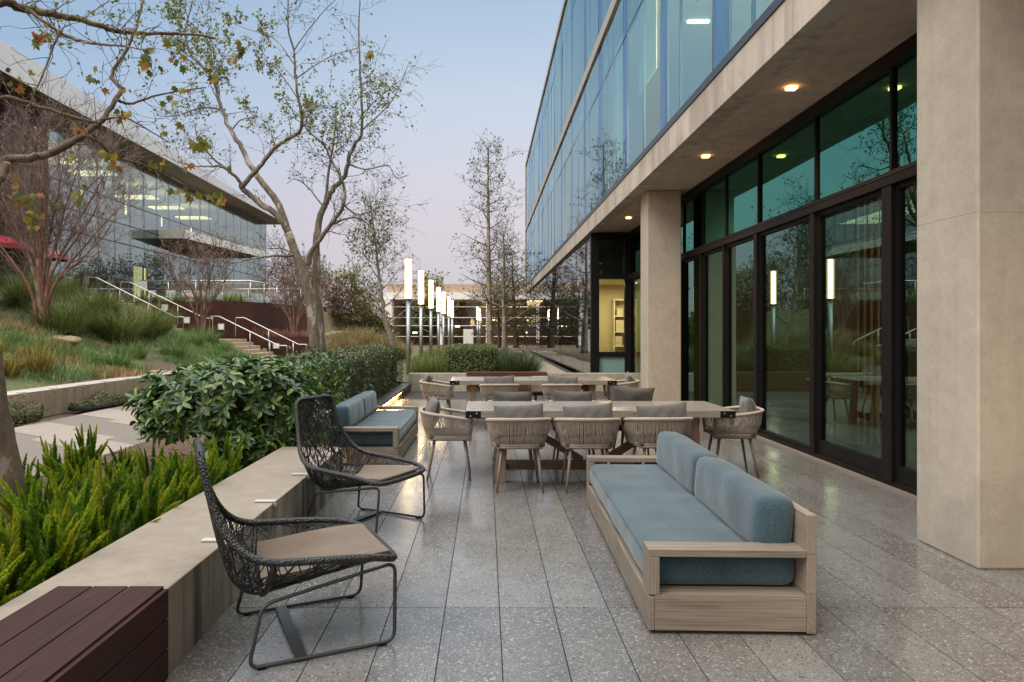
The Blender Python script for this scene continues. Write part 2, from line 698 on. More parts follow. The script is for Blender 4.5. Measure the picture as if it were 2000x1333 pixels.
# terrazzo pavers
m, nt, b = newmat('terrazzo paver')
v = coords(nt)
base = ramp(nt, [(.3, (.09, .09, .089)), (.72, (.177, .177, .173))])
rnd = nt.nodes.new('ShaderNodeNewGeometry').outputs['Random Per Island']
L(nt, math_(nt, 'ADD', math_(nt, 'ADD', math_(nt, 'MULTIPLY', noise(nt, v, 5, 5), .45), math_(nt, 'MULTIPLY', noise(nt, v, .9, 4, .6), .4)), math_(nt, 'MULTIPLY', math_(nt, 'SUBTRACT', rnd, .2), .30)), base.inputs[0])
col = base.outputs[0]
for scl, thr, lo, hi in ((78, .66, .52, .64), (140, .62, .54, .57)):
    vo = N(nt, 'ShaderNodeTexVoronoi', Scale=scl)
    L(nt, v, vo.inputs['Vector'])
    sep = nt.nodes.new('ShaderNodeSeparateColor')
    L(nt, vo.outputs['Color'], sep.inputs[0])
    inside = math_(nt, 'LESS_THAN', vo.outputs['Distance'], math_(nt, 'MULTIPLY', sep.outputs[1], thr / 1.0))
    light = math_(nt, 'MULTIPLY', inside, math_(nt, 'GREATER_THAN', sep.outputs[0], lo))
    darkk = math_(nt, 'MULTIPLY', inside, math_(nt, 'LESS_THAN', sep.outputs[0], .2))
    chip = ramp(nt, [(.0, (.15, .147, .14)), (.65, (.205, .20, .192)), (1, (.31, .30, .288))])
    L(nt, sep.outputs[2], chip.inputs[0])
    col = mixc(nt, light, col, chip.outputs[0])
    col = mixc(nt, darkk, col, (.075, .07, .066))
L(nt, col, b.inputs['Base Color'])
rg = ramp(nt, [(.3, (.11, .11, .11)), (.72, (.26, .26, .26))])
L(nt, noise(nt, v, 1.6, 5, .6), rg.inputs[0])
L(nt, rg.outputs[0], b.inputs['Roughness'])
b.inputs['Specular IOR Level'].default_value = .95
bump(nt, b, noise(nt, v, 90, 3), .06, .002)
M['terrazzo'] = m

M['path_dark'] = concrete('exposed aggregate', (.15, .13, .115), .22, 0, .9, scale=40)
M['path_light'] = concrete('pale path band', (.235, .205, .175), .08, 0, .85)
M['gravel'] = concrete('pale pebbles', (.30, .25, .18), .5, 0, .9, scale=30)

# ------------------------------------------------------------------ ground, patio, path
g = MB().grid([[(x, y, -.06) for y in (-60, 17.3, 400)] for x in (-300, 300)])
struct('ground', g, M['soil'])
bed = MB().box(-2.2, 3.9, -4, 17.4, -.05, -.012)
struct('patio_bed', bed, plain('dark joint base', (.03, .028, .026), .9))  # dark base seen through the gaps between pavers
t = MB()
w0, x0 = .2905, .0726
for i in range(-7, 14):
    xa, xb = x0 + i * w0 + .0027, x0 + (i + 1) * w0 - .0027
    xa, xb = max(xa, -1.9), min(xb, 3.80)
    if xb - xa < .02:
        continue
    for k in range(-3, 5):
        ya, yb = 3.657 + (k - 1) * 2.798 + .0032, 3.657 + k * 2.798 - .0032
        ya, yb = max(ya, -4), min(yb, 17.0)
        if yb > ya:
            t.box(xa, xb, ya, yb, -.03, 0)
struct('patio_paving', t, M['terrazzo'])

# garden path with a pattern of slanted bands
pb = MB().box(-7.25, -4.15, -4, 60, -.05, .0)
struct('path', pb, M['path_dark'])
bands = MB()
for k in range(-3, 30):
    y = k * 1.9
    s = 1 if k % 2 else -1
    for c in range(3):
        xa, xb = -7.25 + c * 1.034, -7.25 + (c + 1) * 1.034
        yo = y + (.95 if c % 2 else 0)
        bands.add([(xa, yo + .75, .004), (xb, yo + .05, .004), (xb, yo + 1.0, .004), (xa, yo + 1.7, .004)], [(0, 1, 2, 3)])
struct('path_banding', bands, M['path_light'])
# ------------------------------------------------------------------ low walls and benches
def two(mb, name, top, face, parent=None, bevel=.006):
    """walls: upward faces take the cleaner top material"""
    me = mb.mesh(name, [face, top])
    for p in me.polygons:
        p.material_index = 1 if p.normal.z > .5 else 0
    return link(name, me, parent, bevel)


sw = two(MB().box(-1.965, -1.375, 2.0, 6.58, -.05, .37), 'seat_wall', M['conc_wall'], M['conc_face'])
tag(sw, 'low concrete seat wall with stained side running beside the two black woven chairs', 'wall')
swf = two(MB().box(-1.965, -1.4, -3.0, 1.998, -.05, .33), 'wall_core', M['conc_wall'], M['conc_face'], sw)

wb = thing('wood_bench', 'dark red hardwood slatted bench wrapped over the end of the near seat wall', 'bench', (-1.58, 1.6, .37))
for i in range(3):
    MB().box(-1.815 + i * .152, -1.815 + i * .152 + .146, -1.5, 2.895, .372, .402).build('seat_slat', M['ipe'], wb, bevel=.004, world=True)
for i in range(3):
    MB().box(-1.372, -1.345, -1.5, 2.895, .268 - i * .128, .268 - i * .128 + .122 - (.0 if i else .0)).build('side_slat', M['ipe'], wb, bevel=.004, world=True)
MB().box(-1.80, -1.40, -1.4, 1.99, .331, .371).build('support', M['black'], wb, world=True)

clip_words = ['nearest of three, beside the front black woven chair', 'middle of three on the seat wall edge', 'farthest of three, behind the second black woven chair']
for k, y in enumerate((3.61, 4.44, 5.28)):
    c = MB().box(-1.50, -1.362, y - .021, y + .021, .372, .384)
    c.box(-1.374, -1.362, y - .021, y + .021, .34, .3715)
    o = c.build('skate_stop', plain('pale cast metal', (.42, .41, .38), .5, .1) if k == 0 else bpy.data.materials['pale cast metal'], bevel=.004)
    tag(o, 'pale metal skate stop on seat wall, ' + clip_words[k], 'skate stop', 'skate stops on the near seat wall')

# planter curb with glowing strip
cb = thing('planter_curb', 'low dark capped planter curb with a warm light strip glowing onto the paving', 'curb', (-1.95, 11.8, 0))
MB().box(-2.06, -1.945, 6.6, 17.0, -.05, .135).build('curb_wall', concrete('curb face', (.42, .34, .25), .12), cb, world=True)
MB().box(-2.09, -1.855, 6.6, 17.0, .137, .192).build('cap', M['dark'], cb, bevel=.004, world=True)
MB().box(-1.892, -1.866, 7.2, 15.1, .126, .1365).build('light_strip', emit('warm strip', (1, .50, .15), 95), cb, world=True)
MB().box(-1.943, -1.885, 15.25, 16.98, -.02, .136).build('end_block', M['dark'], cb, world=True)

fw = two(MB().box(-1.93, 4.2, 17.0, 17.42, -.05, .43), 'end_wall', M['conc_wall'], concrete('end wall face', (.36, .33, .28), .14, .35))
tag(fw, 'low concrete wall across the far end of the terrace in front of the boxed hedge', 'wall')
fb = thing('wood_bench', 'reddish wooden slat bench wrapped over the far end wall beyond the tables', 'bench', (.52, 17, .43))
for i in range(3):
    MB().box(-.485, 1.53, 16.985 + i * .15, 16.985 + i * .15 + .144, .432, .462).build('seat_slat', M['ipex'], fb, bevel=.004, world=True)
for i in range(3):
    MB().box(-.485, 1.53, 16.958, 16.983, .30 - i * .14, .30 - i * .14 + .13).build('side_slat', M['ipex'], fb, bevel=.004, world=True)

# wall at the far side of the path
pw = two(MB().box(-8.4, -7.9, 6, 27.2, -.05, .43), 'path_wall', concrete('path wall top', (.36, .33, .29), .1), concrete('path wall face', (.30, .235, .165), .14, .35))
tag(pw, 'long low concrete retaining wall between the garden path and grassy slope', 'wall')
cw = ['nearest', 'second', 'third', 'fourth', 'fifth', 'farthest']
for k in range(6):
    y = 7.9 * 1333 / (949 - (47, 109, 162, 209, 251, 288)[k])
    c = MB().box(-8.02, -7.885, y - .03, y + .03, .432, .446)
    c.box(-7.899, -7.885, y - .03, y + .03, .385, .4315)
    o = c.build('skate_stop', bpy.data.materials['pale cast metal'], bevel=.004)
    tag(o, f'small metal skate stop on the path retaining wall, {cw[k]} of six', 'skate stop', 'skate stops on the path wall')

# ------------------------------------------------------------------ lounge sofas
M['teak'] = wood('weathered teak', (.20, .172, .142), 'x', .36, .7, 34)
M['teaky'] = wood('weathered teak along', (.20, .172, .142), 'y', .36, .7, 34)
M['teakz'] = wood('weathered teak upright', (.20, .172, .142), 'z', .36, .7, 34)
M['blue'] = fabric('blue grey outdoor weave', (.038, .074, .096), .24)


def sofa(label, loc, rotz, length, mirror, arm_len=.81):
    s = -1 if mirror else 1
    D = .81
    t = thing('sofa', label, 'sofa', loc, rotz, 'blue cushioned teak sofas')

    def bx(x0, x1, *a):
        return (x0, x1, *a) if s > 0 else (-x1, -x0, *a)
    MB().box(*bx(.03, D - .03, .03, length - .03, 0, .02)).build('plinth', M['dark'], t)
    fr = MB()
    fr.box(*bx(0, .03, 0, length, .02, .185))
    fr.box(*bx(.031, D - .046, .0255, length - .0255, .10, .18))
    fr.build('base_frame', M['teaky'], t, bevel=.004)
    for ye in (0, length - .025):
        MB().box(*bx(.031, D - .046, ye, ye + .025, .02, .185)).build('base_end', M['teak'], t, bevel=.003)
    for y0, y1 in ((0, .13), (length - .13, length)):
        MB().box(*bx(.031, D - .046, y0 + .001, y1, .1855, .192)).build('base_ledge', M['teak'], t)
    bk = MB()
    for k in range(3):
        z0 = .012 + k * .193
        bk.box(*bx(D - .045, D, 0, length, z0, z0 + .191))
    bk.build('back_panel', M['teaky'], t, bevel=.003)
    for y0 in (0, length - .13):
        MB().box(*bx(0, .055, y0, y0 + .13, .193, .378)).build('arm_post', M['teakz'], t, bevel=.003)
        MB().box(*bx(0, D - .046, y0, y0 + .13, .379, .416)).build('armrest', M['teak'], t, bevel=.003)
    sc_ = MB().cushion(*bx(.012, D - .05, .10, length - .10, .196, .365), puff=.008, rad=.055, n=26, seed=3)
    sq = sc_.build('seat_cushion', M['blue'], t, smooth=True)

    def piping(x0, x1, y0, y1, z, par, mtx=None, rad=.05):
        pts = fillet([(x0, y0, z), (x1, y0, z), (x1, y1, z), (x0, y1, z)], rad, 5, True)
        if mtx:
            pts = [mtx @ p for p in pts]
        MB().tube(pts, .0042, 6, True).build('piping', M['blue'], par, smooth=True)
    xa, xb = bx(.018, D - .056)[:2]
    piping(xa, xb, .106, length - .106, .350, sq)
    hl = (length - .26) / 2
    for k in range(2):
        y0 = .12 + k * (hl + .01)
        lean = Matrix.Translation((s * (D - .16), y0 + hl / 2, .36)) @ Matrix.Rotation(R(5 * s), 4, 'Y')
        bc = MB().cushion(-.095, .095, -hl / 2, hl / 2, 0, .285, puff=.009, rad=.048, n=20, seed=5 + k, M=lean)
        bq = bc.build('back_cushion', M['blue'], t, smooth=True)
        fx = -.074 * s
        pts = fillet([(fx, -hl / 2 + .018, .02), (fx, hl / 2 - .018, .02), (fx, hl / 2 - .018, .268), (fx, -hl / 2 + .018, .268)], .05, 5, True)
        MB().tube([lean @ p for p in pts], .0042, 6, True).build('piping', M['blue'], bq, smooth=True)
    return t


sofa('blue cushioned teak sofa in the foreground right, facing the black woven chairs', (.795, 3.335, 0), R(-1.6), 2.55, False)
sofa('blue cushioned teak sofa behind the black woven chairs, its back to the hedge', (-.972, 7.53, 0), R(0), 2.26, True)

# ------------------------------------------------------------------ black woven lounge chairs
M['rope_black'] = plain('black woven cord', (.011, .011, .012), .5, 0, .4, .4, 60)
mm, nt, b = newmat('black braided rim')
v = coords(nt)
wv = N(nt, 'ShaderNodeTexVoronoi', Scale=95)
L(nt, v, wv.inputs['Vector'])
cr = ramp(nt, [(.1, (.032, .032, .035)), (.6, (.005, .005, .006))])
L(nt, wv.outputs['Distance'], cr.inputs[0])
L(nt, cr.outputs[0], b.inputs['Base Color'])
b.inputs['Roughness'].default_value = .42
bump(nt, b, wv.outputs['Distance'], .9, -.006)
M['rim'] = mm
M['graphite'] = plain('graphite powder coat', (.022, .023, .025), .45)
M['tan'] = fabric('taupe seat pad', (.13, .098, .075), .2, 520)

CEN = [(.43, .385, .31), (.30, .355, .34), (.10, .315, .355), (-.10, .275, .35), (-.22, .262, .34), (-.30, .32, .315), (-.35, .45, .275), (-.39, .62, .238), (-.425, .80, .218), (-.445, .945, .207)]
RIM = [(.43, .39), (.30, .43), (.10, .45), (-.08, .462), (-.19, .475), (-.275, .515), (-.345, .60), (-.395, .72), (-.425, .84), (-.448, .955)]


def shell(s, t):
    """s along the seat from front edge to back top, t across from -1 to 1"""
    x = s * (len(CEN) - 1)
    i = min(int(x), len(CEN) - 2)
    q = x - i

    def cr_(a, k):
        p = [a[max(min(i + d, len(a) - 1), 0)][k] for d in (-1, 0, 1, 2)]
        return .5 * (2 * p[1] + (p[2] - p[0]) * q + (2 * p[0] - 5 * p[1] + 4 * p[2] - p[3]) * q * q + (3 * p[1] - p[0] - 3 * p[2] + p[3]) * q ** 3)
    cx, cz, hw = cr_(CEN, 0), cr_(CEN, 1), cr_(CEN, 2)
    rx, rz = cr_(RIM, 0), cr_(RIM, 1)
    wgt = abs(t) ** 3
    y = hw * math.copysign(abs(t) ** .85, t)
    return Vector((cx + (rx - cx) * wgt, y, cz + (rz - cz) * wgt))


def make_lounge(label, loc, rotz):
    t = thing('lounge_chair', label, 'lounge chair', loc, rotz, 'black woven lounge chairs')
    rr = random.Random(4)
    pts, NS, NT = {}, 28, 16
    for i in range(NS + 1):
        for j in range(NT + 1):
            s = (i + (rr.uniform(-.42, .42) if 0 < i < NS else 0)) / NS
            u = -1 + 2 * (j + (rr.uniform(-.42, .42) if 0 < j < NT else 0)) / NT
            pts[i, j] = shell(s, max(-1, min(1, u)))
    A, B = [], []
    for (i, j), p in pts.items():
        for di, dj in ((1, 0), (0, 1), (1, 1), (1, -1), (2, 1), (1, 2), (2, -1), (1, -2)):
            q = pts.get((i + di, j + dj))
            if q is not None and rr.random() < (.62 if abs(di) + abs(dj) < 3 else .34):
                A.append(p)
                B.append(q)
    V, Fc = sticks(np.array(A), np.array(B), np.full(len(A), .0033), np.full(len(A), .0033), 4)
    link('woven_shell', np_mesh('woven_shell', V, Fc, M['rope_black']), t)
    rim = [shell(i / 40, 1) for i in range(41)] + [shell(1, 1 - 2 * j / 8) for j in range(1, 8)] + [shell(1 - i / 40, -1) for i in range(41)] + [shell(0, -1 + 2 * j / 8) for j in range(1, 8)]
    # soften the corners
    for _ in range(5):
        rim = [(rim[k - 1] + rim[k] * 2 + rim[(k + 1) % len(rim)]) / 4 for k in range(len(rim))]
    MB().tube(rim, .0175, 10, True).build('rim', M['rim'], t, smooth=True)
    rib = [shell(.40, -1 + 2 * j / 20) + Vector((0, 0, -.004)) for j in range(21)]
    MB().tube(rib, .013, 8).build('woven_rib', M['rim'], t, smooth=True)
    # seat pad
    rows = []
    th = .035
    n_s, n_t = 22, 18
    up, dn = [], []
    for i in range(n_s + 1):
        s = .035 + (.385 - .035) * i / n_s
        a, b2 = [], []
        for j in range(n_t + 1):
            u = -.76 + 1.52 * j / n_t
            p = shell(s, u)
            p.z += .030 - .012 * abs(u) ** 3
            e = min(i, n_s - i, j, n_t - j)
            h = th * (1 if e > 1 else (.80 if e == 1 else .42))
            a.append(p + Vector((0, 0, h * .62)))
            b2.append(p - Vector((0, 0, h * .38)))
        up.append(a)
        dn.append(b2)
    mb = MB()
    mb.grid([r[::-1] for r in up])
    mb.grid(dn)
    edge_u = up[0] + [r[-1] for r in up[1:-1]] + up[-1][::-1] + [r[0] for r in up[1:-1]][::-1]
    edge_d = dn[0] + [r[-1] for r in dn[1:-1]] + dn[-1][::-1] + [r[0] for r in dn[1:-1]][::-1]
    mb.grid([list(x) for x in zip(edge_u, edge_d)], wrap_u=True)
    mb.build('seat_pad', M['tan'], t, smooth=True)
    for sy in (-1, 1):
        loop = [(.418, sy * .285, .372), (.405, sy * .315, .012), (-.255, sy * .315, .012), (-.19, sy * .265, .262)]
        MB().tube(fillet(loop, .05, 5, True), .0088, 8, True).build('sled_leg', M['graphite'], t, smooth=True)
        for fx in (.33, -.215):
            MB().box(fx, fx + .035, sy * .315 - .011, sy * .315 + .011, 0, .006).build('foot_pad', M['black'], t)
    MB().box(-.055, .0, -.306, .306, .008, .019).build('cross_bar', M['graphite'], t, bevel=.002)
    return t


lounge = make_lounge('black woven lounge chair nearest the camera, seen from behind its high back', (-.935, 3.36, 0), R(25))
dup(lounge, (-.99, 5.29, 0), R(-28), 'black woven lounge chair farther back, facing the camera beside the teak sofa')

# ------------------------------------------------------------------ dining tables
M['ttop'] = concrete('honed grey table top', (.24, .225, .208), .06, 0, .22, scale=3)
M['tedge'] = wood('grey table edge', (.25, .22, .18), 'x', .3, .7, 20)
M['tleg'] = wood('brown table leg', (.20, .138, .098), 'z', .25, .65, 24)
M['tbeam'] = wood('brown table beam', (.15, .10, .07), 'x', .25, .65, 24)


def table(label, loc, rotz=0):
    W, D, Hh = 2.59, .91, .72
    t = thing('dining_table', label, 'table', loc, rotz, 'long dining tables')
    me = MB().box(-W / 2, W / 2, -D / 2, D / 2, Hh - .068, Hh).mesh('table_top', [M['tedge'], M['ttop']])
    for p in me.polygons:
        p.material_index = 1 if p.normal.z > .5 else 0
    link('table_top', me, t, .003)
    for sx in (-1, 1):
        for sy in (-1, 1):
            m = MB()
            x0, x1 = sorted((sx * (W / 2 + .002), sx * (W / 2 - .145)))
            y0, y1 = sorted((sy * (D / 2 + .002), sy * (D / 2 - .001)))
            m.box(x0, x1, y0, y1, Hh - .070, Hh - .004)
            x2, x3 = sorted((sx * (W / 2 + .0025), sx * (W / 2 - .001)))
            y2, y3 = sorted((sy * (D / 2 - .001), sy * (D / 2 - .145)))
            m.box(x2, x3, y2, y3, Hh - .070, Hh - .004)
            br = m.build('corner_bracket', M['black'], t)
            bo = MB()
            for bx_, bz in ((.105, .025), (.045, .05)):
                xx = sx * (W / 2 - bx_)
                bo.tube([(xx, sy * (D / 2 + .002), Hh - bz - .0), (xx, sy * (D / 2 + .006), Hh - bz)], .007, 8)
            bo.build('bolt', M['inox'], br)
        xl = sx * (W / 2 - .36)
        for sy in (-1, 1):
            m = MB()
            y0, y1 = sy * (D / 2 - .14), sy * (D / 2 - .05)
            lx = .048
            top = [(xl - lx, y0 - .045), (xl + lx, y0 - .045), (xl + lx, y0 + .045), (xl - lx, y0 + .045)]
            sl_ = sx * .05
            m.add([(p[0] + sl_ * .6, p[1], 0) for p in top] + [(p[0] - sl_ * .2, p[1], Hh - .07) for p in top],
                  [(3, 2, 1, 0), (4, 5, 6, 7), (0, 1, 5, 4), (1, 2, 6, 5), (2, 3, 7, 6), (3, 0, 4, 7)])
            m.build('leg', M['tleg'], t, bevel=.004)
        m = MB().box(xl - .05, xl + .05, -D / 2 + .10, D / 2 - .10, Hh - .150, Hh - .0705)
        m.box(xl + sx * .022 - .04, xl + sx * .022 + .04, -D / 2 + .19, D / 2 - .19, .075, .165)
        m.build('trestle_bar', M['tbeam'], t, bevel=.003)
        MB().bar((sx * .12, 0, .165), (xl - sx * .06, 0, Hh - .10), .07, .07).build('brace', M['tbeam'], t)
    MB().box(-W / 2 + .40, W / 2 - .40, -.04, .04, .07, .16).build('stretcher', M['tbeam'], t, bevel=.003)
    return t


table('long dining table with steel corner brackets, nearer one behind the foreground sofa', (1.10, 7.005, 0), R(.25))
table('long dining table with steel corner brackets, farther one by the end wall', (.735, 11.05, 0), R(.4))

# ------------------------------------------------------------------ rope dining chairs
M['rope'] = plain('taupe rope', (.29, .25, .21), .85, 0, .2, .2, 40)
M['rope_rim'] = fabric('taupe rope wrap', (.33, .285, .24), .12, 300)
M['taupe'] = plain('taupe painted aluminium', (.165, .142, .118), .5, 0, .4, .08)
M['charcoal'] = fabric('charcoal seat pad', (.06, .055, .05), .12)
M['pillow'] = fabric('grey pillow cloth', (.088, .083, .08), .10, 600)


def upath(hw, yb, yf, r, n=14):
    """U from right front round the back to left front"""
    p = [(hw, yf)] + [(hw, yf + (yb + r - yf) * k / 5) for k in range(1, 5)]
    for k in range(n + 1):
        a = -math.pi / 2 * k / n
        p.append((hw - r + r * math.cos(a), yb + r + r * math.sin(a)))
    for k in range(1, 5):
        p.append((hw - r - 2 * (hw - r) * k / 5, yb))
    q = [(-x, y) for x, y in p[::-1] if (x, y) not in p[-4:]]
    return p + q


def resample(pts, n):
    pts = [Vector(p) for p in pts]
    d = [0]
    for a, b_ in zip(pts, pts[1:]):
        d.append(d[-1] + (b_ - a).length)
    out, k = [], 0
    for i in range(n):
        t = d[-1] * i / (n - 1)
        while k < len(d) - 2 and d[k + 1] < t:
            k += 1
        q = (t - d[k]) / max(d[k + 1] - d[k], 1e-9)
        out.append(pts[k].lerp(pts[k + 1], q))
    return out


def make_dining(label, loc, rotz):
    """local: the sitter faces +y"""
    t = thing('dining_chair', label, 'chair', loc, rotz, 'rope dining chairs')

    def rimz(y):
        k = max(0, min(1, (.24 - y) / .50))
        return .605 + .075 * k ** .8
    rim2 = resample([Vector((x, y, 0)) for x, y in upath(.292, -.275, .235, .20)], 116)
    rim = [Vector((p.x, p.y, rimz(p.y))) for p in rim2]
    low2 = resample([Vector((x, y, 0)) for x, y in upath(.235, -.205, .215, .15)], 116)
    low = [Vector((p.x, p.y, .415)) for p in low2]
    MB().tube(rim, .0165, 8).build('backrest_rim', M['rope_rim'], t, smooth=True)
    MB().tube(low, .014, 6).build('seat_rail', M['taupe'], t, smooth=True)
    ropes = MB()
    rr = random.Random(2)
    A, B = [], []
    for k in range(1, 115):
        a, b_ = rim[k], low[min(115, max(0, k + rr.choice((0, 0, 0, 0, 0, 1))))]
        mid = (a + b_) / 2 + Vector((a.x * .05, a.y * .06, -.0))
        A += [a, mid]
        B += [mid, b_]
    V, Fc = sticks(np.array(A), np.array(B), np.full(len(A), .0040), np.full(len(A), .0040), 4)
    link('rope_back', np_mesh('rope_back', V, Fc, M['rope']), t)
    band = [Vector((p.x * 1.012, p.y * 1.012, .437)) for p in low]
    MB().tube(band, .011, 6).build('rope_band', M['rope_rim'], t, smooth=True)
    for sx in (-1, 1):
        e, f = (rim[0], low[0]) if sx > 0 else (rim[-1], low[-1])
        MB().bar(e + Vector((0, .002, .012)), f + Vector((0, .004, -.02)), .034, .014, up=(1, 0, 0)).build('arm_post', M['taupe'], t, bevel=.003)
    sf = MB()
    sf.box(-.215, .215, -.175, .215, .395, .412)
    sf.build('seat_base', M['taupe'], t, bevel=.006)
    MB().cushion(-.222, .222, -.185, .225, .414, .466, puff=.010, rad=.024, n=8, seed=9).build('seat_cushion', M['charcoal'], t, smooth=True)
    for sx in (-1, 1):
        for y0, y1 in ((.165, .225), (-.135, -.205)):
            MB().tube([(sx * .165, y0, .398), (sx * .213, y1, .0)], [.0165, .0105], 10).build('leg', M['taupe'], t, smooth=True)
    return t


def make_pillow(label, loc, rotz, mesh=None):
    if mesh is None:
        w_, h_, th = .235, .155, .065
        rows = []
        n, k = 22, 14
        mb = MB()
        for side in (1, -1):
            rows = []
            for i in range(n + 1):
                a = -1 + 2 * i / n
                row = []
                for j in range(k + 1):
                    c = -1 + 2 * j / k
                    dome = (max(0, 1 - abs(a) ** 2.4) * max(0, 1 - abs(c) ** 2.4)) ** .5
                    pin = 1 - .05 * (1 - abs(c) ** 3) * abs(a) ** 4
                    pin2 = 1 - .07 * (1 - abs(a) ** 3) * abs(c) ** 4
                    wr = .006 * math.sin(a * 5 + c * 3) * dome + .004 * math.sin(a * 11 - c * 7 + side) * dome
                    row.append((a * w_ * pin, side * (th * dome) + wr, c * h_ * pin2))
                rows.append(row)
            mb.grid(rows if side < 0 else rows[::-1])
        mesh = mb.mesh('pillow', M['pillow'], True)
    o = link('pillow', mesh)
    o.location = loc
    o.rotation_euler = rotz
    tag(o, label, 'pillow', 'grey pillows on the dining chairs')
    return o


# place: x, y, facing angle (0 = +y), pillow?, words
seats = [
    (.305, 6.46, 2, 1, 'near side of nearer table, left of three seen from behind'),
    (.955, 6.46, -1, 1, 'near side of nearer table, middle of three seen from behind'),
    (1.635, 6.50, 3, 1, 'near side of nearer table, right of three, partly behind the sofa'),
    (.300, 7.66, 180, 1, 'far side of nearer table, left of three'),
    (.985, 7.66, 179, 1, 'far side of nearer table, middle of three'),
    (1.665, 7.64, 181, 1.12, 'far side of nearer table, right of three by concrete column'),
    (-.385, 6.98, -88, 1, 'left end of the nearer table beside the rear sofa'),
    (2.56, 7.10, 84, 1, 'right end of the nearer table by the glass doors'),
    (.205, 10.50, 1, 1, 'near side of farther table, left of two'),
    (1.165, 10.50, -2, 1, 'near side of farther table, right of two'),
    (1.02, 11.75, 180, 0, 'far side of farther table with no pillow showing'),
    (-.78, 11.05, -91, 1, 'left end of the farther table near the glowing curb'),
    (2.20, 11.15, 87, 1, 'right end of the farther table near the far column'),
]
base_chair = base_pillow = None
for k, (x, y, a, pil, words) in enumerate(seats):
    lab = 'rope dining chair, ' + words
    if base_chair is None:
        base_chair = make_dining(lab, (x, y, 0), R(a))
    else:
        dup(base_chair, (x, y, 0), R(a), lab)
    if pil:
        fw_ = Vector((-math.sin(R(a)), math.cos(R(a)), 0))
        tilt = RNG.uniform(-6, 6) + (8 if 'right end of the nearer' in words else 0)
        p = make_pillow('grey pillow on chair, ' + words, Vector((x, y, .655)) - fw_ * .165, (R(-14 + RNG.uniform(-4, 3)), R(tilt), R(a + RNG.uniform(-9, 9))), base_pillow)
        if pil > 1:
            p.scale = (pil, 1, pil)
            p.location.z += .03
        base_pillow = p.data
# ------------------------------------------------------------------ office building on the right
XF, XG = 2.78, 3.90            # upper facade plane, recessed ground floor glass plane
YE = 47.5                      # far corner
G = {}
G['upper'] = glass('coated facade glass', (.62, .82, .86), (.46, .76, .76), 2.7, .24)
G['upper_b'] = glass('coated facade glass, blue lite', (.44, .64, .86), (.14, .30, .50), 2.7, .26)
G['upper_c'] = glass('coated facade glass, clear lite', (.70, .90, .88), (.80, .94, .78), 2.3, .12)
G['ground'] = glass('ground floor glass', (.74, .78, .82), (.35, .42, .42), 2.6, .30)
G['door'] = glass('green tinted door glass', (.36, .60, .53), (.44, .45, .34), 2.1, .28)
G['toplight'] = glass('emerald tinted toplight glass', (.20, .60, .47), (.08, .16, .13), 2.8, .32, wav=.0006, wscale=.9)
G['clear'] = glass('clear window glass', (.85, .9, .88), (.86, .90, .84), 1.5, .02)

ob = thing('office_building', 'modern office building on the right with blue green curtain wall above a concrete soffit', 'building', (6, 18, 0))
M['soff'] = M['conc_soffit']
# floor beam (fascia and soffit) : fascia lightly board marked
fas = MB().box(XF, XF + .25, -9, YE, 4.15, 4.56)
fas.build('fascia_beam', concrete('fascia concrete', (.46, .42, .365), .13, .45, scale=1.1, stain=(.17, .14, .12)), ob, bevel=.006, world=True)
MB().box(XF + .2505, 12, -9, 18.3, 4.151, 4.55).build('soffit', M['soff'], ob, world=True)
MB().box(XF + .2505, 12, 18.301, YE, 4.20, 4.55).build('floor_slab', M['soff'], ob, world=True)
MB().box(XF - .015, XF + .10, -9, YE, 4.562, 4.66).build('sill_frame', plain('slate sill', (.045, .055, .07), .4, .4), ob, world=True)
beige = plain('champagne band', (.42, .36, .31), .45, .4)
MB().box(XF - .03, XF + .25, -9, YE + .03, 8.45, 8.73).build('floor_band', beige, ob, bevel=.01, world=True)
MB().box(XF - .03, 13, -9, YE + .03, 13.0, 13.2).build('roof_coping', beige, ob, bevel=.01, world=True)
MB().box(XF - .04, XF + .02, YE, YE + .1, 4.1, 13.1).build('corner_trim', beige, ob, world=True)
# columns
for y0 in (4.243, 12.90, -4.4):
    MB().box(3.06, 3.69, y0, y0 + .61, 0, 4.150).build('column', M['conc_col'], ob, bevel=.012, world=True)
    if y0 > 0:
        jn = MB()
        jn.box(3.0585, 3.0599, y0 + .012, y0 + .598, 2.230, 2.236)
        jn.box(3.072, 3.678, y0 - .0015, y0 - .0001, 2.224, 2.230)
        jn.build('form_joint', plain('pale form joint', (.38, .355, .31), .8) if 'pale form joint' not in bpy.data.materials else bpy.data.materials['pale form joint'], ob, world=True)

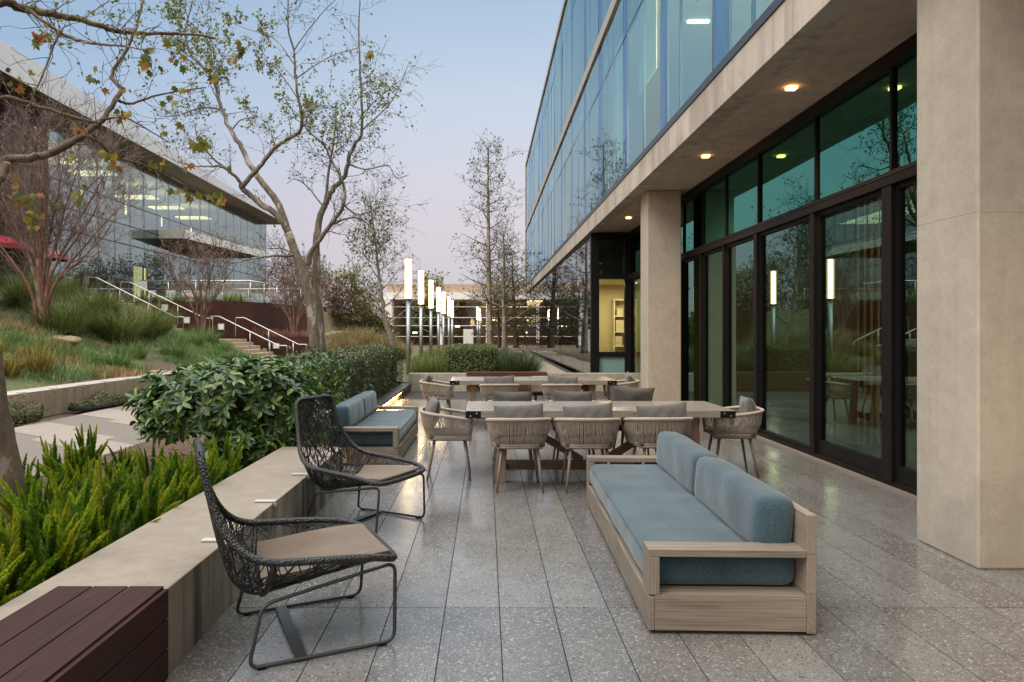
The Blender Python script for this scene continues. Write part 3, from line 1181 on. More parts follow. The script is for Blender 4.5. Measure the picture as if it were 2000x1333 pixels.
# curtain wall : columns of panes, four lites high
ys = [4.3 - 9.2]
pat = [1.43, .34, 1.10, .70, .70, .54, 1.43, .72, .36, 1.2]
rk = random.Random(21)
k = 0
while ys[-1] < YE - .4:
    ys.append(ys[-1] + pat[k % len(pat)])
    k += 1
ys[-1] = YE
rows = [(4.662, 7.40), (7.43, 8.448), (8.732, 11.88), (11.91, 12.998)]
farv, grid_v = MB(), MB()
n_ind = 0
near_cols = 0
for i in range(len(ys) - 1):
    ya, yb = ys[i], ys[i + 1]
    wd = yb - ya
    if ya < 3.3:
        mats = G['upper']
    kind = 'upper_b' if wd < .6 else rk.choice(['upper', 'upper', 'upper_c'])
    individual = ya > 5.0 and near_cols < 24
    near_cols += individual
    for z0, z1 in rows:
        tz, ty = rk.gauss(0, .0045), rk.gauss(0, .003)
        m = MB()
        d = .012
        xs = [XF + .02 + (a * tz * wd / 2) + (b_ * ty * (z1 - z0) / 2) for a, b_ in ((-1, -1), (1, -1), (1, 1), (-1, 1))]
        pts = [(xs[0], ya + d, z0), (xs[1], yb - d, z0), (xs[2], yb - d, z1), (xs[3], ya + d, z1)]
        m.add(pts, [(0, 1, 2, 3)])
        if individual:
            m.build('glass_pane', G[kind], ob, world=True)
        else:
            farv.add(pts, [(0, 1, 2, 3)], {'upper': 0, 'upper_b': 1, 'upper_c': 2}[kind])
fp = farv.build('glass_panes_beyond', [G['upper'], G['upper_b'], G['upper_c']], ob, world=True)
fp.name = 'glass_pane'
fp['kind'] = 'stuff'
for y in ys:
    grid_v.box(XF + .022, XF + .06, y - .014, y + .014, 4.66, 13.0)
for z in (7.415, 11.895):
    grid_v.box(XF + .018, XF + .05, -9, YE, z - .014, z + .014)
grid_v.build('mullion_grid', plain('slate mullion', (.05, .07, .10), .4, .3), ob, world=True)

# interior of the upper storeys: ceilings, blinds, lit strips
blind = plain('roller blind cloth', (.62, .68, .62), .9)
blind2 = plain('warm blind cloth', (.72, .68, .50), .9)
MB().box(3.2, 12, -8.9, YE - .2, 8.10, 8.14).build('ceiling', plain('office ceiling', (.55, .56, .52), .9), ob, world=True)
MB().box(9.0, 9.1, -8.9, YE - .2, 4.6, 13.0).build('core_wall', plain('office core wall', (.26, .29, .28), .9), ob, world=True)
MB().box(3.2, 12, -8.9, YE - .2, 8.46, 8.72).build('floor_slab', M['soff'], ob, world=True)
MB().box(3.0, 12, YE - .19, YE - .05, 4.6, 12.99).build('end_wall', plain('end wall glass', (.16, .22, .25), .15), ob, world=True)
for i in range(len(ys) - 1):
    ya, yb = ys[i], ys[i + 1]
    if ya < 4 or ya > 16:
        continue
    for (z0, z1) in ((4.67, 8.08), (8.75, 12.9)):
        if rk.random() < .62:
            dz = rk.choice((0, 0, 0, .8, 1.5))
            MB().box(XF + .26, XF + .275, ya + .03, yb - .03, z0 + dz, z1).build('roller_blind', blind if rk.random() < .7 else blind2, ob, world=True)
strip_e = emit('office light strip', (1, .86, .58), 9)
for y in (6.9, 8.4, 11.2, 14.5):
    MB().box(4.3, 4.75, y, y + .08, 8.06, 8.095).build('ceiling_light', strip_e, ob, world=True)


def area(name, loc, size, power, col, rot=(0, 0, 0), sy=None):
    l = bpy.data.lights.new(name, 'AREA')
    l.energy = power
    l.color = col
    l.size = size
    if sy:
        l.shape = 'RECTANGLE'
        l.size_y = sy
    o = bpy.data.objects.new(name, l)
    C.objects.link(o)
    o.location = loc
    o.rotation_euler = rot
    return o


area('office_light', (5.2, 8.5, 8.0), 2.5, 900, (1, .88, .66), sy=8)

# ground floor flush glass further along
MB().box(2.84, 3.9, 18.42, YE, -.05, .12).build('plinth', M['dark'], ob, world=True)
m = MB()
yg = 18.62
npane = 20
stp = (YE - yg) / npane
for i in range(npane):
    a = yg + i * stp
    t1, t2 = rk.gauss(0, .0030), rk.gauss(0, .0022)
    pts = [(2.86 - t1 * .7 - t2 * 2, a + .006, .125), (2.86 + t1 * .7 - t2 * 2, a + stp - .006, .125), (2.86 + t1 * .7 + t2 * 2, a + stp - .006, 4.14), (2.86 - t1 * .7 + t2 * 2, a + .006, 4.14)]
    MB().add(pts, [(0, 1, 2, 3)]).build('window_pane', G['ground'], ob, world=True)
MB().box(2.90, 2.93, 18.6, YE, .12, 4.148).build('backing_panel', plain('dark interior', (.02, .022, .022), .7), ob, world=True)
MB().box(2.84, 2.9, 18.5, YE, 4.06, 4.149).build('head_frame', M['black'], ob, world=True)
# return wall that faces the terrace
rw = MB()
rw.box(2.84, 3.06, 18.42, 18.60, -.05, 4.149)
rw.box(3.061, 3.88, 18.44, 18.56, 3.96, 4.148)
rw.box(3.061, 3.88, 18.44, 18.56, 2.90, 3.02)
rw.box(3.061, 3.88, 18.44, 18.56, .80, .93)
rw.box(3.061, 3.88, 18.44, 18.56, -.05, .14)
rw.box(3.76, 3.94, 18.42, 18.60, -.05, 4.147)
rw.build('return_frame', M['black'], ob, world=True)
MB().box(3.062, 3.759, 18.50, 18.512, 3.021, 3.959).build('spandrel_panel', plain('black spandrel glass', (.01, .012, .012), .04, 0, .7), ob, world=True)
MB().box(3.062, 3.759, 18.50, 18.512, .141, .799).build('lower_panel', plain('teal back painted glass', (.17, .31, .33), .12, 0, .6), ob, world=True)
MB().box(3.062, 3.759, 18.50, 18.506, .931, 2.899).build('window_pane', G['clear'], ob, world=True)
# lit room behind that window
cream = plain('cream room wall', (.56, .48, .32), .8)
rm = MB()
rm.box(2.96, 5.6, 22.0, 22.1, .1, 4.0)
rm.box(2.94, 2.96, 18.62, 22.0, .1, 4.0)
rm.box(5.5, 5.6, 18.7, 22.0, .1, 4.0)
rm.box(2.96, 5.5, 18.62, 22.0, 2.98, 3.05)
rm.box(2.96, 5.5, 18.62, 22.0, .05, .1)
rm.build('lit_room', cream, ob, world=True)
ra = area('room_light', (4.0, 20.4, 2.9), 1.2, 55, (1, .82, .50))
shelf = thing('storage_shelf', 'white shelving with boxes in the lit room beyond the far column', 'shelf', (4.05, 21.75, .1))
ws = plain('white shelf', (.72, .68, .56), .6)
MB().box(4.05, 4.08, 21.6, 21.98, .1, 2.5).build('side_panel', ws, shelf, world=True)
MB().box(4.75, 4.78, 21.6, 21.98, .1, 2.5).build('side_panel', ws, shelf, world=True)
for z in (.5, 1.0, 1.45, 1.95, 2.47):
    MB().box(4.081, 4.749, 21.6, 21.98, z, z + .03).build('shelf_board', ws, shelf, world=True)
for j, (x, z, w_, h_) in enumerate(((4.1, 1.031, .22, .3), (4.45, 1.031, .16, .2), (4.12, 1.481, .3, .36), (4.4, .531, .2, .34), (4.15, 1.981, .18, .22))):
    o = MB().box(x, x + w_, 21.62, 21.9, z, z + h_).build('storage_box', plain('storage carton', (.6, .52, .38), .8) if j == 0 else bpy.data.materials['storage carton'], bevel=.004)
    tag(o, 'pale carton on the white shelving inside the lit room', 'box', 'cartons on the white shelving')

# recessed glass front with doors
bars = MB()
M['frame_b'] = plain('bronze black frame', (.009, .008, .008), .5, 0, .12)
YB = [-3.0, -1.55, -.1, 1.35, 2.2, 3.6, 5.10, 6.53, 8.03, 9.72, 11.04, 12.20, 13.4, 14.9, 16.4, 18.41]
fr_ = MB()
fr_.box(XG - .06, XG + .10, -9, 18.42, 4.00, 4.149)
fr_.box(XG - .08, XG + .10, -9, 18.42, 2.87, 3.00)
fr_.box(XG - .085, XG - .075, -9, 18.42, 2.955, 2.975)
fr_.box(XG - .05, XG + .10, -9, 18.42, 0.0, .06)
fr_.build('door_frame', M['frame_b'], ob, bevel=.004, world=True)
wide = {5.10: .08, 6.53: .16, 8.03: .11, 9.72: .11, 11.04: .06, 12.20: .07}
for y in YB:
    h = wide.get(y, .07) / 2
    MB().box(XG - .07, XG + .09, y - h, y + h, .061, 2.869).build('door_post', M['frame_b'], ob, bevel=.004, world=True)
    MB().box(XG - .03, XG + .05, y - .018, y + .018, 3.001, 3.999).build('toplight_mullion', M['black'], ob, world=True)
for i in range(len(YB) - 1):
    a, b_ = YB[i] + wide.get(YB[i], .07) / 2, YB[i + 1] - wide.get(YB[i + 1], .07) / 2
    t1, t2 = rk.gauss(0, .0010), rk.gauss(0, .001)
    hh = (b_ - a) / 2
    xp = XG + .0
    heavy = 5.0 < YB[i] < 7 or YB[i] == 3.6
    fz = .22 if heavy else .10
    lf_ = MB().add([(xp - t1 * hh, a + .05, fz), (xp + t1 * hh, b_ - .05, fz), (xp + t1 * hh, b_ - .05, 2.82), (xp - t1 * hh, a + .05, 2.82)], [(0, 1, 2, 3)])
    le = MB()
    le.box(xp - .03, xp + .03, a + .002, a + .05, .062, 2.868)
    le.box(xp - .03, xp + .03, b_ - .05, b_ - .002, .062, 2.868)
    le.box(xp - .03, xp + .03, a + .0505, b_ - .0505, .062, fz)
    le.box(xp - .03, xp + .03, a + .0505, b_ - .0505, 2.82, 2.868)
    leaf = le.build('glass_door', M['black'], ob, bevel=.003, world=True)
    lf_.build('door_glass', G['door'], leaf, world=True)
    t1 = rk.gauss(0, .002)
    MB().add([(xp - t1, YB[i] + .019, 3.001), (xp + t1, YB[i + 1] - .019, 3.001), (xp + t1, YB[i + 1] - .019, 3.999), (xp - t1, YB[i] + .019, 3.999)], [(0, 1, 2, 3)]).build('toplight', G['toplight'], ob, world=True)
MB().box(XG - .11, XG - .02, -9, 18.4, -.02, .012).build('threshold', plain('threshold strip', (.22, .19, .17), .5, .3), ob, world=True)

# interior behind the doors
inn = MB()
inn.box(XG + .12, 12, -9, 18.4, -.04, .005)
inn.build('interior_floor', plain('dark polished floor', (.085, .07, .055), .22), ob, world=True)
MB().box(11.0, 11.1, -9, 18.4, 0, 4.1).build('interior_wall', plain('umber wall', (.09, .06, .04), .8), ob, world=True)
MB().box(XG + .12, 11, -9, 18.4, 3.55, 3.6).build('interior_ceiling', plain('dark ceiling', (.12, .10, .08), .9), ob, world=True)
MB().box(XG + .12, 11, 13.9, 14.0, .01, 3.54).build('partition_wall', plain('sage wall', (.22, .23, .16), .9), ob, world=True)
area('interior_light', (6.2, 8.0, 3.4), 1.5, 95, (1, .72, .42), sy=7)
for j, (x, y) in enumerate(((6.0, 7.2), (6.0, 10.4), (8.6, 8.6), (7.2, 5.6))):
    MB().box(x, x + .22, y, y + .06, 3.53, 3.549).build('ceiling_light', emit('warm ceiling strip', (1, .72, .4), 14) if j == 0 else bpy.data.materials['warm ceiling strip'], ob, world=True)
ptn = thing('folding_partition', 'stacked wooden folding partition panels standing inside behind the glass doors', 'partition', (5.0, 8.8, 0))
M['oak'] = wood('oak slat', (.40, .30, .21), 'z', .25, .5, 20)
for j in range(8):
    x = 4.62 + j * .085
    MB().box(x, x + .035, 8.5, 9.15, .06, 3.2).build('panel', M['oak'], ptn, bevel=.004, world=True)
    MB().box(x + .004, x + .031, 8.49, 8.4995, .08, .20).build('floor_bolt', M['inox'], ptn, world=True)
it = thing('meeting_table', 'pale topped meeting table seen dimly through the green door glass', 'table', (6.0, 10.6, 0))
MB().box(5.1, 7.2, 10.0, 10.9, .71, .75).build('table_top', plain('pale table top', (.42, .40, .30), .35), it, bevel=.005, world=True)
for x in (5.3, 7.0):
    MB().box(x - .04, x + .04, 10.1, 10.8, .01, .709).build('leg', M['oak'], it, world=True)

# soffit downlights
warm = (1, .62, .28)
dl_e = emit('downlight lens', (1, .50, .12), 9)
for y in (-1.25, 1.65, 7.45, 10.35, 15.95):
    MB().box(3.285, 3.385, y - .04, y + .04, 4.122, 4.1505).build('downlight', dl_e, ob, world=True)
    l = bpy.data.lights.new('downlight_beam', 'SPOT')
    l.energy = 150
    l.color = warm
    l.spot_size = R(125)
    l.spot_blend = .8
    l.shadow_soft_size = .07
    o = bpy.data.objects.new('downlight_beam', l)
    C.objects.link(o)
    o.location = (3.335, y, 4.09)

# ------------------------------------------------------------------ lamp posts
tube_e = emit('lamp core', (1, .78, .46), 16)
mq, ntq, bq_ = newmat('amber glow tube')  # amber emitting shell added round the core to imitate warm edges and halo
ntq.nodes.remove(bq_)
e_ = ntq.nodes.new('ShaderNodeEmission')
e_.inputs['Color'].default_value = (1, .58, .24, 1)
e_.inputs['Strength'].default_value = 3.2
t_ = ntq.nodes.new('ShaderNodeBsdfTransparent')
mx_ = ntq.nodes.new('ShaderNodeMixShader')
mx_.inputs[0].default_value = .45
L(ntq, t_.outputs[0], mx_.inputs[1])
L(ntq, e_.outputs[0], mx_.inputs[2])
L(ntq, mx_.outputs[0], ntq.nodes['Material Output'].inputs['Surface'])


def make_lamp(label, loc):
    t = thing('lamp_post', label, 'lamp post', loc, 0, 'glowing tube lamp posts')
    MB().tube([(0, 0, -.1), (0, 0, 2.44)], .068, 20).build('pole', M['steel'], t, smooth=True)
    MB().tube([(0, 0, 2.441), (0, 0, 3.60)], .104, 24, cap=False).build('lamp_tube', mq, t, smooth=True)
    MB().tube([(0, 0, 2.45), (0, 0, 3.59)], .062, 20).build('lamp_core', tube_e, t, smooth=True)
    MB().tube([(0, 0, 2.43), (0, 0, 2.4405)], .105, 20).build('collar', M['steel'], t)
    MB().tube([(0, 0, -.1), (0, 0, .03)], .10, 20).build('base_plate', M['steel'], t)
    return t


lw = ['nearest', 'second nearest', 'third nearest', 'fourth', 'fifth', 'sixth', 'last']
lp0 = None
for k, (u, Y) in enumerate(((797.5, 20.0), (822.3, 23.9), (841.7, 28.2), (856.5, 32.7), (866.4, 36.7), (876.7, 41.9), (883.1, 46.2))):
    lab = f'tall glowing tube lamp post, {lw[k]} in the row of seven beside the hedge'
    loc = ((u - VU) / F * Y, Y, .0)
    lp0 = make_lamp(lab, loc) if lp0 is None else (dup(lp0, loc, 0, lab) and lp0)
for k, (u, Y) in enumerate(((932.5, 62), (936.8, 66))):
    dup(lp0, ((u - VU) / F * Y, Y, .1), 0, 'distant glowing tube lamp post in front of the far white building, ' + ('left' if k == 0 else 'right') + ' of two')

# ------------------------------------------------------------------ far white building
fbld = thing('low_building', 'low white modern building with gridded dark windows beyond the lamp posts', 'building', (6, 76, 0))
MB().box(-11.5, 34, 75.6, 90, 5.05, 5.8).build('fascia', M['white'], fbld, world=True)
MB().box(-11.0, 34, 76.0, 90, 5.801, 6.75).build('parapet', plain('tan parapet', (.42, .31, .23), .8), fbld, world=True)
MB().box(-11.5, -10.4, 75.4, 90, 0, 5.049).build('end_wall', M['white'], fbld, world=True)
MB().box(-10.4, 34, 85.2, 90, 0, 5.04).build('wall', plain('dark lobby', (.16, .13, .10), .8), fbld, world=True)
for x in range(-8, 32, 5):
    MB().box(x, x + 1.6, 83.0, 83.4, 0, 2.2 + (x % 3) * .5).build('lobby_partition', bpy.data.materials['dark lobby'], fbld, world=True)
farglass = glass('dark lobby glass', (.6, .62, .66), (.50, .46, .40), 1.6, .05)
area('lobby_glow', (2, 81, 4.7), 5, 900, (1, .66, .34), sy=22)
for k in range(8):
    x = -10.4 + k * 5.2
    f = MB()
    f.box(x, x + .09, 76.0, 76.1, .2, 5.05)
    for z in (.9, 2.1, 3.0, 4.2):
        f.box(x + .0905, x + 5.195, 76.02, 76.08, z, z + .07)
    wf = f.build('window_frame', M['white'], fbld, world=True)
    MB().add([(x + .09, 76.1, .2), (x + 5.2, 76.1, .2), (x + 5.2, 76.1, 5.04), (x + .09, 76.1, 5.04)], [(0, 1, 2, 3)]).build('window_pane', farglass, wf, world=True)
for k, x in enumerate((-8, -3.2, 1.0, 4.8, 10.4, 14)):
    MB().tube([(x, 77.0, 1.3 + .7 * (k % 3)), (x, 77.0, 1.42 + .7 * (k % 3))], [.26, .26], 10).build('lobby_light', emit('lobby light', (1, .6, .25), 22) if k == 0 else bpy.data.materials['lobby light'], fbld, world=True)
for x in (-5.3, 7.3):
    MB().box(x, x + .55, 75.3, 75.85, 0, 5.049).build('column', M['white'], fbld, world=True)

# ------------------------------------------------------------------ office building on the left
lb = thing('office_building', 'long glass office building on the left under a deep overhanging pale roof', 'building', (-22, 44, 2.75))
XL = -18.7
zt, zb = 10.8, 2.75
# roof : a wedge that thins towards its far tip
rf = MB()
pl = [(-17.3, 8), (-17.3, 59.5), (-34, 59.5), (-34, 8)]
rf.prism(pl, zt, [12.35, zt + .12, zt + .12, 12.35])
rf.build('roof', concrete('pale roof cladding', (.56, .56, .55), .06, 0, .55, .5), lb, world=True)
sm = plain('bronze soffit', (.15, .105, .072), .55, .0, .4, .1, 2)
MB().box(-33, -17.35, 8, 59.3, zt - .03, zt - .002).build('roof_soffit', sm, lb, world=True)
for y in range(12, 59, 5):
    zz = 12.35 + (zt + .12 - 12.35) * (y - 8) / 51.5
    MB().box(-17.305, -17.29, y, y + .025, zt + .02, zz).build('roof_joint', M['steel'], lb, world=True)
lg = glass('left building glass', (.58, .70, .73), (.60, .70, .68), 2.2, .40)
lg2 = glass('left building glass, cooler lite', (.54, .66, .70), (.54, .66, .66), 2.2, .46)
zr = [zb, 6.0, 7.0, 8.1, zt - .03]
y0, ns = 28.5, 20
stp = (58 - y0) / ns
for i in range(ns):
    a, b_ = y0 + i * stp, y0 + (i + 1) * stp
    for j in range(4):
        t1 = rk.gauss(0, .003)
        MB().add([(XL - t1, b_ - .03, zr[j] + .03), (XL + t1, a + .03, zr[j] + .03), (XL + t1, a + .03, zr[j + 1] - .03), (XL - t1, b_ - .03, zr[j + 1] - .03)], [(0, 1, 2, 3)]).build('glass_pane', lg if (i * 7 + j * 3) % 5 else lg2, lb, world=True)
mg = MB()
for i in range(ns + 1):
    mg.box(XL - .09, XL - .012, y0 + i * stp - .028, y0 + i * stp + .028, zb, zt - .031)
for z in zr:
    mg.box(XL - .085, XL - .014, y0, 58, z - .03, z + .03)
mg.build('mullion_grid', plain('dark mullion', (.03, .035, .04), .4), lb, world=True)
# inside of the left building
MB().box(-33, XL - .3, 28.6, 57.9, 6.2, 6.85).build('floor_slab', plain('interior slab', (.30, .32, .31), .9), lb, world=True)
MB().box(-33, XL - .3, 28.6, 57.9, zb - .1, zb).build('ground_slab', plain('interior floor', (.16, .15, .13), .6), lb, world=True)
MB().box(-28, -27.8, 28.6, 57.9, zb, zt - .04).build('core_wall', plain('interior core', (.40, .42, .38), .9), lb, world=True)
MB().box(-33, XL - .02, 58.0, 58.2, zb, zt - .04).build('end_wall', plain('end glazing', (.13, .17, .19), .1), lb, world=True)
MB().box(-28, XL - .5, 28.7, 57.8, zt - .30, zt - .26).build('ceiling', plain('interior ceiling', (.6, .6, .54), .9), lb, world=True)
ly = emit('glowing interior ceiling', (1, .84, .42), 1.5)  # room light put into the ceiling material as its own glow
for j, (x, y, z, w_, l_) in enumerate(((-21.0, 33.0, 9.8, 2.2, 1.0), (-21.0, 36.0, 9.9, 2.2, 1.0), (-21.2, 41.0, 9.6, 2.2, 1.0), (-20.8, 44.0, 9.5, 2.0, .9), (-21, 48.5, 9.6, 2.2, 1.0))):
    MB().box(x - w_ / 2, x + w_ / 2, y, y + l_, z, z + .08).build('ceiling_raft', ly, lb, bevel=.02, world=True)
MB().box(-20.6, -20.5, 39.9, 41.2, zb + .02, 5.3).build('glowing_wall', emit('glowing yellow wall', (.95, .82, .32), .9), lb, world=True)  # wall given its own glow in place of light falling on it
for j in range(4):
    y = 37 + j * 4.6
    MB().box(-22, -21.93, y, y + .08, 8.6, 9.3).build('pendant_light', ly, lb, world=True)
area('left_office_light', (-22.5, 44, 10.3), 3, 520, (1, .84, .5), sy=24)
# brown return fin and glass box at the near end
fin = plain('brown wall', (.060, .040, .030), .7, 0, .3, .15, 1)
MB().box(-21.5, XL + .5, 25.8, 28.4, zb, zt - .031).build('fin_wall', fin, lb, world=True)
MB().box(-24.0, -23.8, 6, 27.49, zb, zt - .031).build('side_wall', fin, lb, world=True)
for j in range(6):
    a = 12 + j * 2.55
    MB().add([(-22.6, a + 2.5, 6.6), (-22.6, a, 6.6), (-22.6, a, 9.7), (-22.6, a + 2.5, 9.7)], [(0, 1, 2, 3)]).build('balcony_glass', lg2, lb, world=True)
MB().box(-23.79, -22.5, 8, 27.4, 6.2, 6.55).build('balcony_slab', fin, lb, world=True)
# entrance canopy
cano = [(-18.68, 38.9), (-17.15, 38.9), (-16.0, 49.5), (-18.68, 49.5)]
cme = MB().prism(cano, 6.79, 7.28).mesh('entrance_canopy', [plain('canopy fascia', (.64, .60, .53), .6), sm])
for p in cme.polygons:
    p.material_index = 1 if p.normal.z < -.5 else 0
link('entrance_canopy', cme, lb, .01, True)

# ------------------------------------------------------------------ corten walls, stairs, rails
st = thing('garden_stairs', 'concrete garden stairs climbing to the upper terrace along a weathering steel wall', 'stairs', (-12, 29.3, 0))
stc = concrete('stair concrete', (.36, .28, .20), .14)
m = MB()
nr = 8
for i in range(nr):
    z = 1.15 * (nr - i) / nr
    x = -11.0 + i * .30
    m.box(x, x + .301, 28.05, 30.55, z - .5, z)
m.build('lower_flight', stc, st, bevel=.01, world=True)
MB().box(-12.9, -11.001, 28.05, 30.55, .6, 1.152).build('landing', stc, st, world=True)
m = MB()
nr = 10
for i in range(nr):
    z = 1.15 + 1.6 * (i + 1) / nr
    x = -12.9 - (i + 1) * .31
    m.box(x, x + .3095, 28.05, 30.55, z - .6, z)
m.build('upper_flight', stc, st, bevel=.01, world=True)
m = MB()
m.add([(-11.3, 27.85, 1.32), (-11.3, 28.04, 1.32), (-8.7, 28.04, .05), (-8.7, 27.85, .05), (-11.3, 27.85, -.1), (-11.3, 28.04, -.1), (-8.7, 28.04, -.1), (-8.7, 27.85, -.1)],
      [(0, 3, 2, 1), (4, 5, 6, 7), (0, 4, 7, 3), (1, 2, 6, 5), (0, 1, 5, 4), (3, 7, 6, 2)])
m.build('side_wall', stc, st, bevel=.01, world=True)


def rail(label, x_top, z_top, x_bot, z_bot, y, posts):
    t = thing('handrail', label, 'handrail', (x_bot, y, z_bot - .95), 0, 'stair handrails')
    pth = [(x_top - .38, y, z_top - .9), (x_top - .38, y, z_top), (x_top, y, z_top), (x_bot, y, z_bot), (x_bot + .34, y, z_bot), (x_bot + .34, y, z_bot - .9)]
    MB().tube(fillet(pth, .05, 3), .022, 8).build('rail', M['inox'], t, smooth=True, world=True)
    for q in posts:
        x = x_top + (x_bot - x_top) * q
        z = z_top + (z_bot - z_top) * q
        MB().tube([(x, y, z), (x, y, z - 1.0)], .018, 6).build('post', M['inox'], t, smooth=True, world=True)


rail('steel handrail on the near side of the upper stair flight, above long grass', -16.0, 3.70, -12.75, 2.08, 28.0, (.30, .66))
rail('steel handrail on the far side of the upper stair flight, against the dark wall', -16.0, 3.70, -12.6, 2.08, 30.62, (.26, .64))
rail('steel handrail on the near side of the lower stair flight', -10.95, 2.10, -8.5, .90, 28.0, (.52, .85))
rail('steel handrail on the far side of the lower stair flight', -10.85, 2.10, -8.4, .90, 30.62, (.45, .9))

cwall = thing('corten_wall', 'dark weathering steel retaining wall behind the stairs with square step lights', 'wall', (-12, 31, 0))
m = MB()
pts = [(-17.5, 30.8), (-10.95, 30.8), (-9.5, 36.3), (-9.62, 36.4), (-11.03, 30.88), (-17.5, 30.88)]
m.prism(pts, -.1, 2.84)
m.build('wall', M['corten'], cwall, world=True)
slm = emit('step light lens', (.9, .92, 1), .10)
for u, v in ((322, 601), (365, 625.6), (432, 638.6)):
    p = P(u, v, 30.78)
    f = MB().box(p.x - .15, p.x + .15, 30.77, 30.799, p.z - .15, p.z + .15).build('step_light', M['inox'], cwall, world=True)
    MB().box(p.x - .12, p.x + .12, 30.762, 30.769, p.z - .12, p.z + .12).build('lens', slm, f, world=True)
for x in (-14.8, -12.9, -11.9):
    MB().box(x, x + .012, 30.795, 30.7995, 0, 2.84).build('panel_joint', M['black'], cwall, world=True)
lp = thing('corten_planter', 'lower weathering steel planter wall at the foot of the stairs with reddish plants', 'planter', (-9.4, 31, 0))
m = MB().box(-10.9, -7.6, 30.95, 31.05, -.1, 1.25)
m.box(-7.7, -7.6, 31.051, 36, -.1, 1.25)
m.build('wall', M['corten'], lp, world=True)
p = P(539, 676, 30.9)
f = MB().box(p.x - .15, p.x + .15, 30.92, 30.949, p.z - .13, p.z + .13).build('step_light', M['inox'], lp, world=True)
MB().box(p.x - .12, p.x + .12, 30.912, 30.919, p.z - .1, p.z + .1).build('lens', slm, f, world=True)
MB().box(-10.9, -7.71, 31.06, 36, .9, 1.15).build('soil', M['soil'], lp, world=True)

# terrace railing of glass
gr = thing('glass_railing', 'glass balustrade with steel top rail along the upper terrace edge', 'railing', (-13, 31.6, 2.75))
pth = [P(274, 549, 31.6), P(488, 549, 31.6), P(583, 563, 38.0)]
pth = [Vector((p.x, p.y, 3.83)) for p in pth]
MB().tube(pth, .03, 8).build('top_rail', M['inox'], gr, smooth=True, world=True)
rg_ = glass('balustrade glass', (.8, .85, .88), (.86, .90, .90), 1.5, .03)
for a, b_, k in ((0, 1, 4), (1, 2, 4)):
    for i in range(k):
        q0, q1 = pth[a].lerp(pth[b_], i / k + .006), pth[a].lerp(pth[b_], (i + 1) / k - .006)
        MB().add([(q0.x, q0.y, 2.85), (q1.x, q1.y, 2.85), (q1.x, q1.y, 3.79), (q0.x, q0.y, 3.79)], [(0, 1, 2, 3)]).build('glass_panel', rg_, gr, world=True)
        MB().tube([(q0.x, q0.y, 2.75), (q0.x, q0.y, 3.82)], .02, 6).build('post', M['inox'], gr, smooth=True, world=True)
gr2 = thing('glass_railing', 'second lower steel rail across the terrace behind the strap leaved plants', 'railing', (-11, 40, 2.75))
pth = [P(332, 566, 40), P(587, 564.5, 40)]
MB().tube(pth, .03, 8).build('top_rail', M['inox'], gr2, smooth=True, world=True)
for i in range(6):
    q = pth[0].lerp(pth[1], i / 5)
    MB().tube([(q.x, q.y, 2.75), tuple(q)], .02, 6).build('post', M['inox'], gr2, smooth=True, world=True)
p = P(280, 558, 31.3)
sg = thing('notice_sign', 'small white notice sign on a post at the top of the stairs', 'sign', (p.x, 31.3, 2.75))
MB().box(p.x - .17, p.x + .17, 31.29, 31.305, p.z - .22, p.z + .2).build('board', M['white'], sg, world=True)
MB().tube([(p.x - .1, 31.32, 2.75), (p.x - .1, 31.32, p.z + .2)], .02, 6).build('post', M['inox'], sg, world=True)
p = P(168, 549, 27.9)
sg = thing('notice_sign', 'small grey notice plate beside the upper left end of the stair handrail', 'sign', (p.x, 27.9, 2.75))
MB().box(p.x - .11, p.x + .11, 27.9, 27.92, p.z - .15, p.z + .2).build('board', M['steel'], sg, world=True)
MB().tube([(p.x, 27.93, 2.5), (p.x, 27.93, p.z + .2)], .03, 6).build('post', M['inox'], sg, world=True)
# white terrace seating behind the planting
for k, (u, w_, lab) in enumerate(((312, 1.3, 'white outdoor sofa with a dark cushion behind the terrace plants'), (372, 1.1, 'white outdoor armchair on the terrace with a pink seat, right of the white sofa'))):
    p = P(u, 580, 35)
    t = thing('terrace_sofa', lab, 'sofa', (p.x, 35, 2.75))
    MB().box(-w_ / 2, w_ / 2, -.35, .35, .0, .40).build('base', M['white'], t, bevel=.03)
    MB().box(-w_ / 2, w_ / 2, .2, .35, .401, .85).build('backrest', M['white'], t, bevel=.03)
    MB().cushion(-w_ / 2 + .05, w_ / 2 - .05, -.33, .19, .402, .52, rad=.04).build('seat_cushion', plain('pink pad', (.5, .26, .2), .8) if k else M['white'], t, smooth=True)
    if k == 0:
        MB().cushion(-.2, .25, .02, .18, .50, .95, rad=.05).build('back_cushion', M['charcoal'], t, smooth=True)

# red parasols
M['red'] = plain('deep red canvas', (.30, .02, .035), .8)
M['pinkred'] = plain('faded red canvas', (.50, .13, .19), .8)


def parasol(label, loc, r, mat):
    t = thing('parasol', label, 'parasol', loc, R(12), 'red parasols')
    MB().tube([(0, 0, 0), (0, 0, 2.75)], .03, 8).build('pole', M['inox'], t, smooth=True)
    m = MB()
    n = 8
    ring = [(r * math.cos(2 * math.pi * k / n), r * math.sin(2 * math.pi * k / n), 2.2) for k in range(n)]
    m.add(ring + [(0, 0, 2.75)], [(k, (k + 1) % n, n) for k in range(n)])
    m.add(ring + [(x, y, 2.02) for x, y, z in ring], [(k, n + k, n + (k + 1) % n, (k + 1) % n) for k in range(n)])
    m.build('canopy', mat, t)
    for k in range(n):
        MB().bar((0, 0, 2.5), (ring[k][0] * .98, ring[k][1] * .98, 2.19), .02, .02).build('rib', M['dark'], t)


p = P(-10, 498, 26)
parasol('deep red parasol at the left edge of the picture on the upper terrace', (p.x, 26, 2.55), 1.45, M['red'])
p = P(52, 500, 29)
parasol('faded pinkish red parasol on the upper terrace behind the left crape myrtle', (p.x, 29, 2.55), 1.6, M['pinkred'])

